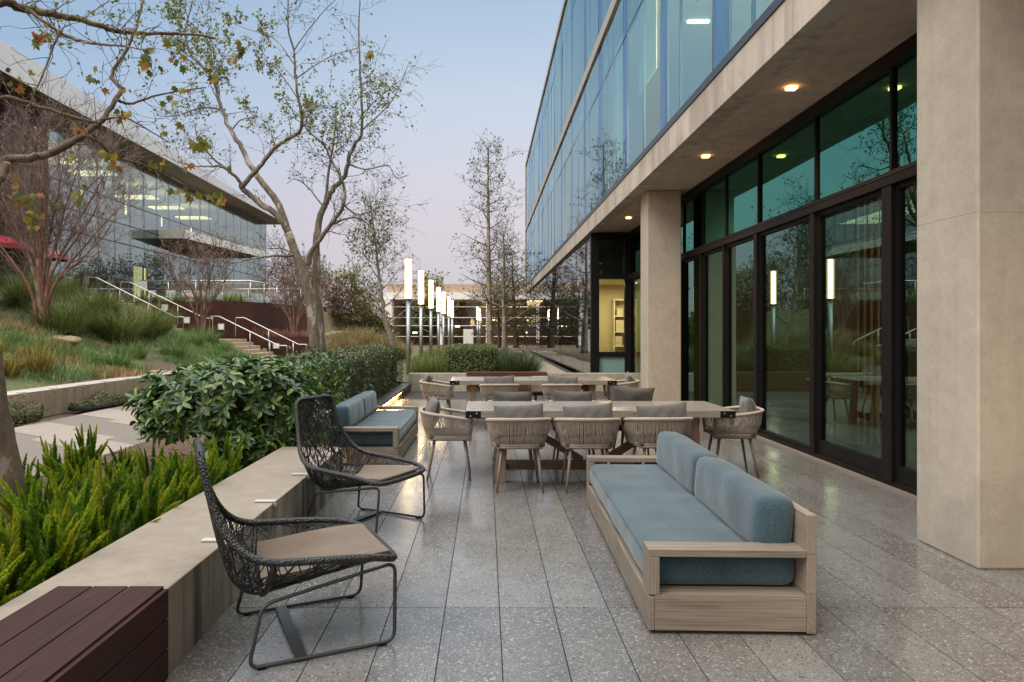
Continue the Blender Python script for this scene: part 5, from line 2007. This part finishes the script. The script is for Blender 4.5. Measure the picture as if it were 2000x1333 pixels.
# ------------------------------------------------------------------ trees
def bark(name, col, spots=None, sc_=18):
    m, nt, b = newmat(name)
    v = coords(nt, (1, 1, .45))
    n1 = noise(nt, v, sc_, 6, .65)
    n2 = noise(nt, v, sc_ * .28, 4, .6)
    c = ramp(nt, [(.32, tuple(x * .45 for x in col)), (.52, col), (.72, tuple(min(1, x * 1.45) for x in col))])
    L(nt, math_(nt, 'ADD', math_(nt, 'MULTIPLY', n1, .6), math_(nt, 'MULTIPLY', n2, .4)), c.inputs[0])
    o_ = c.outputs[0]
    if spots:
        s = ramp(nt, [(.56, (0, 0, 0)), (.60, (1, 1, 1))])
        L(nt, n2, s.inputs[0])
        o_ = mixc(nt, math_(nt, 'MULTIPLY', s.outputs[0], .8), o_, spots)
    L(nt, o_, b.inputs['Base Color'])
    b.inputs['Roughness'].default_value = .85
    b.inputs['Specular IOR Level'].default_value = .2
    bump(nt, b, n1, .5, .01)
    return m


BK = {'brown': bark('brown mottled bark', (.115, .080, .058), (.21, .18, .15), 26),
      'syc': bark('mottled sycamore bark', (.165, .138, .112), (.36, .33, .29), 14),
      'twig': plain('twig bark', (.085, .062, .048), .85, 0, .2, .25, 12),
      'crape': bark('peeling crape myrtle bark', (.25, .135, .10), (.42, .31, .23), 12),
      'crapet': plain('crape myrtle twig', (.20, .145, .125), .85, 0, .2, .25, 6),
      'pale': bark('pale grey bark', (.25, .215, .18), (.42, .38, .33))}
LF = {'olive': leafmat('olive young leaf', [(0, (.06, .09, .016)), (.5, (.14, .17, .028)), (.85, (.22, .21, .035)), (1, (.28, .14, .04))], .6, .4),
      'green': leafmat('light green leaf', [(0, (.05, .085, .018)), (.6, (.11, .15, .03)), (1, (.21, .19, .045))], .6, .35),
      'dark': leafmat('dark evergreen leaf', [(0, (.035, .055, .02)), (.7, (.085, .115, .032)), (1, (.16, .15, .05))], .6, .3),
      'red': leafmat('reddish autumn leaf', [(0, (.08, .035, .025)), (.6, (.17, .07, .045)), (1, (.22, .14, .06))], .6, .25),
      'palm': leafmat('big lobed autumn leaf', [(0, (.06, .075, .014)), (.4, (.13, .14, .02)), (.7, (.28, .22, .03)), (.88, (.38, .18, .03)), (1, (.26, .09, .03))], .55, .4)}


class Tree:
    def __init__(self, seed):
        self.r = random.Random(seed)
        self.tubes = []                      # (pts, radii)
        self.sa, self.sb, self.ra, self.rb = [], [], [], []
        self.tips = []                       # (point, direction)

    def limb(self, pts, r0, r1, k=5):
        c = catmull(pts, k)
        rs = [r0 + (r1 - r0) * (i / (len(c) - 1)) ** .8 for i in range(len(c))]
        # little kinks
        for i in range(1, len(c) - 1):
            j = min(rs[i] * .2, .012) if rs[i] < .1 else .002
            c[i] = c[i] + Vector((self.r.gauss(0, j), self.r.gauss(0, j), self.r.gauss(0, j)))
        self.tubes.append((c, rs))
        return c, rs

    def twig(self, p, d, ln, r0, lvl, up=.12, wig=.22, kids=4, leaf=True, spreadf=.9, seg=6):
        d = d.normalized()
        st = ln / seg
        q = p.copy()
        path = [q.copy()]
        for i in range(seg):
            d = (d + Vector((self.r.gauss(0, wig), self.r.gauss(0, wig), self.r.gauss(0, wig) + up))).normalized()
            n = q + d * st
            a, b = r0 * (1 - i / seg * .75), r0 * (1 - (i + 1) / seg * .75)
            self.sa.append(q)
            self.sb.append(n)
            self.ra.append(a)
            self.rb.append(b)
            q = n
            path.append(q.copy())
            if lvl == 0:
                self.tips.append((q.copy(), d.copy()))
        if lvl > 0:
            for _ in range(kids):
                i = self.r.randint(1, seg)
                dd = (path[i] - path[i - 1]).normalized()
                s = dd.cross(Vector((self.r.gauss(0, 1), self.r.gauss(0, 1), self.r.gauss(0, 1)))).normalized()
                self.twig(path[i], dd * .6 + s * spreadf, ln * self.r.uniform(.3, .6), r0 * .5, lvl - 1, up, wig, kids, leaf, spreadf, max(3, seg - 2))

    def clothe(self, limb, n, ln, lvl=1, t0=.25, up=.1, kids=4, out=1.0, rr=.35, spreadf=.9, wig=.22):
        c, rs = limb
        for _ in range(n):
            i = int((t0 + (1 - t0) * self.r.random()) * (len(c) - 2)) + 1
            d = (c[i] - c[i - 1]).normalized()
            s = d.cross(Vector((self.r.gauss(0, 1), self.r.gauss(0, 1), self.r.gauss(0, 1)))).normalized()
            self.twig(c[i], d * .55 + s * out + Vector((0, 0, .15)), ln * self.r.uniform(.5, 1.2), max(.004, min(rs[i] * rr, ln * .011)), lvl, up, wig, kids, True, spreadf)

    def build(self, name, label, base, bmat, tmat, lmat, leaf, dens, group=None, minr=.003, whorl=0, sides=8, extra=None, leafsel=None):
        t = thing(name, label, 'tree', base, 0, group)
        m = MB()
        for c, rs in self.tubes:
            m.tube(c, rs, 14 if rs[0] > .1 else sides)
        m.build('trunk', bmat, t, smooth=True, world=True)
        V, Fc = sticks(np.array([tuple(x) for x in self.sa]), np.array([tuple(x) for x in self.sb]), np.maximum(self.ra, minr), np.maximum(self.rb, minr * .8), 3)
        link('twigs', np_mesh('twigs', V, Fc, tmat), t, world=True)
        P_, D_ = [], []
        for p, d in self.tips:
            k = dens if leafsel is None else dens * leafsel(p)
            while k > 0:
                if self.r.random() < k:
                    P_.append((p.x + self.r.gauss(0, leaf * .5), p.y + self.r.gauss(0, leaf * .5), p.z + self.r.gauss(0, leaf * .5)))
                    D_.append((d.x + self.r.gauss(0, .8), d.y + self.r.gauss(0, .8), d.z + self.r.gauss(-.3, .7)))
                k -= 1
        if P_:
            rr_ = np.random.default_rng(len(P_))
            s = leaf * rr_.uniform(.6, 1.3, len(P_))
            V, Fc = spread(*LEAF4, frames(np.array(D_), rr_.normal(0, 1, (len(P_), 3)) + np.array([0, 0, .5])), np.array(P_), np.stack([s, s * .62, s], 1))
            link('crown', np_mesh('crown', V, Fc, lmat), t, world=True)
        if extra:
            extra(t)
        return t


def path(pxs, Y0, Y1):
    n = len(pxs)
    return [P(u, v, Y0 + (Y1 - Y0) * i / (n - 1)) for i, (u, v) in enumerate(pxs)]


def lsel(regs, base):
    """more leaves in some parts of the crown"""
    cs = [(P(u, v, Y), rad, k) for u, v, Y, rad, k in regs]

    def f(p):
        return base + sum(k * math.exp(-((p - c).length / rad) ** 2) for c, rad, k in cs)
    return f


# --- left trunk of the sycamore pair
T = Tree(3)
t0 = T.limb(path([(616, 690), (612, 640), (603, 575), (592, 533), (577, 494), (563, 455)], 19, 19), .155, .115)
A = T.limb(path([(563, 455), (545, 425), (511, 400), (487, 380), (472, 366)], 19, 18.8), .10, .075)
A1 = T.limb(path([(472, 366), (480, 357), (505, 327), (538, 288), (583, 258), (590, 228), (583, 195), (577, 150), (574, 99), (563, 60), (563, 0), (566, -40)], 18.8, 17.6), .075, .012)
A1b = T.limb(path([(574, 99), (600, 62), (630, 25), (655, 0), (680, -25)], 18, 17.5), .016, .006)
A2 = T.limb(path([(472, 366), (464, 350), (436, 327), (405, 325), (376, 324), (345, 316)], 18.8, 18.0), .06, .012)
A3 = T.limb(path([(440, 328), (418, 312), (400, 290), (385, 265), (380, 240)], 18.7, 18.2), .035, .01)
B = T.limb(path([(563, 455), (544, 400), (514, 360), (490, 324), (472, 288), (448, 249), (430, 204), (418, 159), (394, 129), (370, 99), (362, 60), (372, 20), (380, -20)], 19, 20.3), .105, .014)
B2 = T.limb(path([(432, 214), (394, 211), (352, 224), (320, 228)], 20, 19.2), .03, .008)
B3 = T.limb(path([(452, 255), (470, 235), (495, 230), (512, 229)], 19.8, 19.4), .022, .007)
LO = T.limb(path([(577, 497), (560, 501), (540, 500), (500, 505), (465, 512), (432, 520)], 19, 18), .05, .012)
LO2 = T.limb(path([(577, 497), (550, 486), (520, 485), (495, 478)], 19, 19.6), .03, .008)
A4 = T.limb(path([(578, 155), (620, 125), (660, 105), (703, 94)], 18.2, 17.6), .018, .006)
A5 = T.limb(path([(577, 130), (545, 85), (520, 68), (485, 58), (440, 40)], 18.2, 19), .018, .006)
A6 = T.limb(path([(583, 195), (545, 140), (520, 122), (497, 118)], 18.3, 18.8), .02, .007)
for l_, n, ln in ((A1, 22, 1.2), (A1b, 5, .6), (A2, 12, 1.0), (A3, 9, .9), (B, 34, 1.4), (B2, 9, .8), (B3, 7, .8), (LO, 12, .8), (LO2, 7, .7), (A4, 7, .6), (A5, 7, .6), (A6, 7, .6), (A, 4, .8)):
    T.clothe(l_, n, ln, 1, .15 if l_ is not B else .3, .06, 5)
T.build('sycamore_tree', 'leaning mottled sycamore with forked grey limbs and olive leaves, left of the paired trunks', (P(616, 690, 19).x, 19, .2), BK['syc'], BK['twig'], LF['olive'], .09, .66,
        leafsel=lsel([(430, 90, 19.5, 1.7, 4.2), (360, 60, 19.5, 1.6, 4.0), (300, 60, 19.5, 1.3, 2.5), (560, 190, 18.3, 1.4, 2.6), (590, 220, 18.3, 1.1, 2.4), (470, 70, 19, 1.1, 2.2)], .2), minr=.0045)
# --- right trunk of the pair
T = Tree(5)
T.limb(path([(628, 690), (624, 610), (619, 540), (618, 470), (624, 430), (634, 400)], 19.6, 19.6), .13, .085)
C1 = T.limb(path([(634, 400), (649, 372), (673, 345), (682, 306), (694, 279), (707, 258), (706, 192), (703, 132), (701, 60), (703, 0), (704, -25)], 19.6, 18.8), .085, .008)
C2 = T.limb(path([(634, 400), (643, 330), (652, 270), (656, 240), (655, 200)], 19.6, 20.3), .05, .012)
R1 = T.limb(path([(600, 518), (609, 491), (637, 452), (660, 420), (671, 400), (670, 357), (646, 312), (634, 285), (604, 258), (588, 238)], 19.1, 18.6), .085, .012)
C4 = T.limb(path([(682, 322), (715, 331), (757, 324), (775, 348), (800, 340)], 19.4, 18.7), .03, .007)
C5 = T.limb(path([(706, 255), (740, 225), (770, 190), (800, 120)], 19.2, 18.8), .025, .006)
C6 = T.limb(path([(707, 225), (735, 195), (760, 175), (778, 150)], 19.2, 19.6), .02, .006)
C7 = T.limb(path([(671, 400), (700, 420), (740, 405), (770, 402)], 19, 18.5), .03, .007)
C8 = T.limb(path([(646, 440), (690, 425), (730, 445), (755, 470)], 19.2, 18.6), .035, .008)
C9 = T.limb(path([(632, 405), (600, 365), (575, 350), (560, 360)], 19.6, 20), .025, .007)
for l_, n, ln in ((C1, 30, 1.1), (C2, 18, 1.0), (R1, 26, 1.1), (C4, 10, .8), (C5, 12, .8), (C6, 9, .7), (C7, 9, .8), (C8, 10, .8), (C9, 6, .7)):
    T.clothe(l_, n, ln, 1, .15, .03, 5)
T.build('sycamore_tree', 'slender sycamore with reddish brown limbs, right of the paired trunks by the lamps', (P(628, 690, 19.6).x, 19.6, .2), BK['syc'], BK['twig'], LF['olive'], .085, .6,
        leafsel=lsel([(650, 190, 19.3, 1.4, 3.0), (720, 200, 19, 1.1, 1.8), (690, 250, 19, 1.0, 1.1), (600, 260, 18.8, 1.0, 1.6)], .13), minr=.0042)


def fan_tree(seed, name, label, trunk, Y0, Y1, r0, r1, limbs, spread_, rise, leafmat_, leaf, dens, bmat, ln=.9, per=7, t0=.3, group=None, minr=.005, kids=4, lsel_=None):
    T = Tree(seed)
    c = T.limb(path(trunk, Y0, Y1), r0, r1)
    pts, rs = c
    n = len(pts)
    for k in range(limbs):
        i = int((t0 + (1 - t0) * (k + T.r.random()) / limbs) * (n - 2))
        a = k * 2.4 + T.r.uniform(-.4, .4)
        q = 1 - (i / n - t0) / (1.02 - t0)
        w_ = spread_ * (.35 + .65 * q) * T.r.uniform(.7, 1.15)
        d = Vector((math.cos(a), math.sin(a), 0))
        p0 = pts[i]
        l_ = T.limb([p0, p0 + d * w_ * .45 + Vector((0, 0, rise * w_ * .35)), p0 + d * w_ + Vector((0, 0, rise * w_))], rs[i] * .5, .006, 4)
        T.clothe(l_, per, ln, 1, .2, .08, kids)
    T.clothe(c, per * 2, ln, 1, .6, .1, kids)
    b0 = path(trunk, Y0, Y1)[0]
    return T.build(name, label, (b0.x, b0.y, .2), bmat, BK['twig'], leafmat_, leaf, dens, group, minr, sides=7, leafsel=lsel_)


fan_tree(11, 'birch_tree', 'small leafy green birch left of the nearest lamp post', [(768, 690), (762, 655), (750, 620), (745, 575), (740, 540), (735, 490), (729, 440), (722, 392)], 26, 26, .13, .015, 17, 1.35, .95, LF['green'], .10, .55, BK['pale'], 1.0, 8, .22,
         lsel_=lsel([(700, 470, 26, 1.3, 1.2), (740, 440, 26, 1.3, 1.2), (680, 500, 26, 1, 1.0)], .25))
fan_tree(12, 'sycamore_tree', 'tall slender sycamore with a straight pale trunk beyond the boxed hedge', [(958, 690), (956, 640), (955, 560), (954, 480), (953, 400), (953, 340), (954, 282)], 30, 30, .17, .02, 30, 1.55, .42, LF['olive'], .11, .34, BK['pale'], .85, 5, .24, minr=.006)
fan_tree(13, 'sycamore_tree', 'shorter bare sycamore just right of the tall slender one', [(986, 690), (985, 630), (983, 560), (984, 500), (983, 450)], 33, 33, .16, .02, 16, 1.5, .6, LF['olive'], .10, .25, BK['pale'], 1.0, 7, .3, minr=.006)
fan_tree(14, 'evergreen_tree', 'dark bushy evergreen in front of the corner of the glass wall', [(1008, 680), (1006, 640), (1003, 580), (1000, 505)], 41, 41, .2, .03, 22, 2.0, .5, LF['dark'], .14, .32, BK['twig'], 1.3, 8, .12, minr=.008, kids=5)
fan_tree(15, 'evergreen_tree', 'leafy green tree low behind the shorter bare sycamore', [(975, 680), (974, 640), (972, 600), (970, 560)], 37, 37, .12, .03, 14, 1.4, .5, LF['green'], .12, .45, BK['twig'], 1.0, 7, .12, minr=.008, kids=5)
fan_tree(16, 'autumn_tree', 'reddish leaved tree far behind the paired sycamore trunks', [(655, 690), (655, 650), (652, 600), (650, 560)], 46, 46, .14, .03, 18, 2.0, .5, LF['red'], .18, .5, BK['twig'], 1.2, 8, .2, minr=.009, kids=5)
fan_tree(17, 'garden_tree', 'yellowish green tree in the distance left of the small birch', [(698, 690), (697, 640), (695, 590), (692, 545)], 48, 48, .14, .03, 16, 2.0, .5, LF['olive'], .2, .9, BK['twig'], 1.2, 8, .2, minr=.009, kids=5)
fan_tree(18, 'evergreen_tree', 'dark rounded evergreen shrub tree left of the low white building', [(718, 680), (717, 655), (716, 620)], 50, 50, .14, .05, 16, 1.6, .3, LF['dark'], .24, 1.6, BK['twig'], 1.2, 8, .1, minr=.01, kids=5)
fan_tree(19, 'bare_tree', 'bare twiggy tree in the distance behind the steel planter', [(560, 660), (560, 620), (556, 570), (552, 520)], 44, 44, .13, .02, 18, 2.2, .6, LF['red'], .16, .35, BK['twig'], 1.3, 9, .2, minr=.008, kids=5)
fan_tree(20, 'bare_tree', 'bare twiggy tree beyond the glass balustrade, left of the reddish tree', [(605, 660), (606, 620), (610, 570), (612, 515)], 50, 50, .14, .02, 18, 2.3, .6, LF['olive'], .18, .5, BK['twig'], 1.3, 9, .2, minr=.009, kids=5)
fan_tree(22, 'evergreen_tree', 'low dark green shrub tree at the foot of the golden mound', [(742, 690), (741, 672), (740, 640)], 52, 52, .1, .04, 10, 1.2, .3, LF['dark'], .22, 1.2, BK['twig'], 1.0, 7, .1, minr=.01, kids=5)
fan_tree(23, 'lamp_side_tree', 'thin leafy sapling behind the row of lamp posts', [(842, 690), (842, 640), (843, 590), (841, 545)], 52, 52, .1, .02, 12, 2.2, .5, LF['green'], .2, .7, BK['pale'], 1.2, 7, .25, minr=.008)


def crape(seed, label, u, v, Y, stems, spread_px, top_px, r0, per, ln, minr=.005, leaves=0):
    T = Tree(seed)
    base = P(u, v, Y)
    for k in range(stems):
        q = -1 + 2 * (k + .5) / stems
        tu = u + spread_px * q + T.r.uniform(-6, 6)
        tv = top_px + abs(q) ** 2 * (v - top_px) * .35 + T.r.uniform(0, 25)
        yo = T.r.uniform(-1.0, 1.0)
        b0 = base + Vector((q * .10 + T.r.uniform(-.04, .04), T.r.uniform(-.1, .1), -.15))
        top = P(tu, tv, Y + yo)
        mid1 = b0.lerp(top, .3) + Vector((-(top.x - b0.x) * .17, 0, .15))
        mid2 = b0.lerp(top, .65) + Vector((-(top.x - b0.x) * .14 + T.r.uniform(-.1, .1), 0, .05))
        l_ = T.limb([b0, mid1, mid2, top], r0 * T.r.uniform(.7, 1.1), .008, 5)
        T.clothe(l_, per, ln, 2, .30, .14, 4, .62, .4, .55, .13)
        # fork
        i = int(len(l_[0]) * .42)
        f = T.limb([l_[0][i], l_[0][i].lerp(top, .5) + Vector((q * .25 + T.r.uniform(-.2, .2), T.r.uniform(-.3, .3), .1)), top + Vector((T.r.uniform(-.7, .7), T.r.uniform(-.5, .5), T.r.uniform(-.5, .2)))], l_[1][i] * .7, .007, 4)
        T.clothe(f, per, ln, 2, .15, .14, 4, .62, .4, .55, .13)
    return T.build('crape_myrtle', label, tuple(base), BK['crape'], BK['crapet'], LF['red'], .09, leaves, 'bare crape myrtles on the bank', minr, sides=8)


crape(31, 'largest bare crape myrtle with red brown peeling stems at left on the bank', 86, 645, 17.8, 9, 185, 255, .075, 18, 1.2, .0048, .02)
crape(32, 'bare crape myrtle with pinkish stems in front of the steel wall and stairs', 392, 655, 27.2, 5, 95, 455, .075, 10, .95, .006, .10)
crape(33, 'smaller bare crape myrtle rising from the lower steel planter', 575, 655, 32.6, 7, 75, 500, .05, 9, .9, .0065, .05)

# --- near tree whose branches hang over the top left corner
T = Tree(41)
tr = T.limb([(-3.22, 4.6, .0), (-3.27, 4.62, .35), (-3.40, 4.66, .9), (-3.55, 4.75, 1.5), (-3.75, 4.9, 2.2), (-3.95, 5.1, 2.9), (-4.15, 5.3, 3.6), (-4.3, 5.5, 4.4)], .165, .07, 6)
k_ = 2.857
z1 = lambda pts: [(x / k_, y / k_) for x, y in pts]
n1 = T.limb([(-4.2, 5.35, 3.9)] + path(z1([(0, 15), (100, 40), (250, 70), (430, 105), (600, 160), (720, 185), (900, 188), (1080, 195), (1200, 215)]), 5.4, 6.3), .045, .008)
n2 = T.limb(path(z1([(150, 55), (330, 180), (450, 230), (560, 250), (700, 260), (800, 280)]), 5.5, 5.0), .018, .005)
n3 = T.limb([(-3.85, 5.0, 2.55)] + path(z1([(-20, 960), (30, 900), (200, 880), (380, 810), (480, 740), (570, 670), (650, 550), (670, 490), (620, 420), (700, 290), (760, 150), (800, 0), (820, -80)]), 5.2, 6.6), .040, .008)
n4 = T.limb([(-4.0, 5.1, 3.1)] + path(z1([(0, 545), (200, 590), (400, 650), (560, 690)]), 5.1, 5.3), .020, .010)
n5 = T.limb(path(z1([(470, 755), (540, 790), (650, 880), (800, 920), (950, 990), (1100, 1070), (1180, 1100)]), 5.35, 6.2), .014, .005)
n6 = T.limb([(-3.75, 4.9, 2.2)] + path(z1([(-60, 1050), (0, 1000), (40, 920)]), 5.0, 5.2), .035, .030)
n7 = T.limb(path(z1([(655, 560), (720, 580), (850, 540), (1000, 510), (1150, 490)]), 5.7, 6.6), .014, .005)
n8 = T.limb(path(z1([(330, 180), (290, 280), (250, 390), (210, 480), (150, 620)]), 5.3, 5.0), .010, .004)
n9 = T.limb(path(z1([(570, 670), (700, 660), (850, 740), (950, 800)]), 5.5, 6.0), .009, .004)
for l_, n, ln in ((n1, 22, .50), (n2, 12, .42), (n3, 14, .45), (n4, 8, .45), (n5, 9, .34), (n7, 8, .40), (n8, 7, .28), (n9, 6, .3)):
    T.clothe(l_, n, ln, 1, .12, -.02, 3, 1.0, .35)

PALM_O = []
for a, q in ((180, .05), (140, .42), (112, .36), (88, .60), (62, .46), (38, .80), (20, .55), (0, 1.0), (-20, .55), (-38, .80), (-62, .46), (-88, .60), (-112, .36), (-140, .42)):
    PALM_O.append((.35 + q * .65 * math.cos(R(a)), q * .75 * math.sin(R(a)), -.48 * q * abs(math.sin(R(a))) - .22 * max(0, q * math.cos(R(a)))))
PV = [(.35, 0, .04)] + PALM_O
PF = [(0, i + 1, (i + 1) % len(PALM_O) + 1) for i in range(len(PALM_O))]


def big_leaves(t):
    r = random.Random(6)
    P_, D_, S_ = [], [], []
    cl = [(80, 72, 5.4, 3, .15), (57, 55, 5.4, 1, .11), (72, 145, 5.2, 1, .09), (175, 145, 5.4, 4, .11), (285, 95, 5.6, 4, .13), (292, 130, 5.6, 4, .13), (352, 92, 5.8, 3, .13), (343, 122, 5.8, 4, .12), (425, 145, 6.1, 5, .13), (405, 128, 6.1, 3, .12), (352, 170, 5.9, 3, .10), (330, 190, 5.8, 4, .10), (395, 280, 6.0, 5, .15), (362, 258, 6.0, 3, .11), (325, 255, 5.8, 3, .09), (235, 222, 5.6, 4, .12), (262, 220, 5.6, 2, .10), (428, 378, 6.1, 5, .16), (380, 372, 6.0, 5, .13), (342, 370, 5.9, 3, .11), (28, 390, 5.1, 3, .10), (62, 378, 5.1, 3, .12), (72, 412, 5.1, 5, .12), (60, 428, 5.1, 3, .10), (12, 380, 5.0, 2, .09), (212, 295, 5.4, 4, .12), (152, 240, 5.3, 3, .09), (222, 320, 5.5, 3, .11), (130, 305, 5.3, 2, .10), (35, 338, 5.1, 2, .11), (160, 375, 5.3, 4, .10), (318, 320, 5.9, 4, .13), (365, 318, 6.0, 2, .12), (250, 170, 5.6, 3, .08), (20, 150, 5.1, 3, .10), (470, 90, 6.3, 3, .12), (455, 110, 6.3, 3, .12), (110, 395, 5.2, 2, .10), (720, 100, 6.8, 2, .16), (445, 330, 6.1, 2, .10)]
    for u, v, Y, n, s in cl:
        for _ in range(n + (1 if n > 2 else 0)):
            p = P(u + r.gauss(0, 8), v + r.gauss(0, 7), Y + r.gauss(0, .08))
            P_.append(tuple(p))
            D_.append((r.gauss(0, .55), r.gauss(0, .5), -1 + r.gauss(0, .35)))
            S_.append(s * r.uniform(.55, .95))
    S_ = np.array(S_)
    V, Fc = spread(PV, PF, frames(np.array(D_), np.array([(r.gauss(0, 1), r.gauss(0, .8), r.gauss(0, .4)) for _ in P_])), np.array(P_), S_)
    link('lobed_leaves', np_mesh('lobed_leaves', V, Fc, LF['palm']), t, world=True)


T.build('sycamore_tree', 'near sycamore in the fern planter whose yellowing branches hang over the upper left corner', (-3.22, 4.6, .13), BK['brown'], BK['twig'], LF['olive'], .038, 1.0,
        leafsel=lsel([(230, 30, 5.6, .5, 1.2), (300, 40, 5.8, .5, 1.5), (400, 60, 6.1, .5, 1.6), (480, 85, 6.2, .4, 1.4), (420, 120, 6.1, .4, 1.0), (180, 55, 5.5, .3, .8)], .05), minr=.0022, extra=big_leaves)
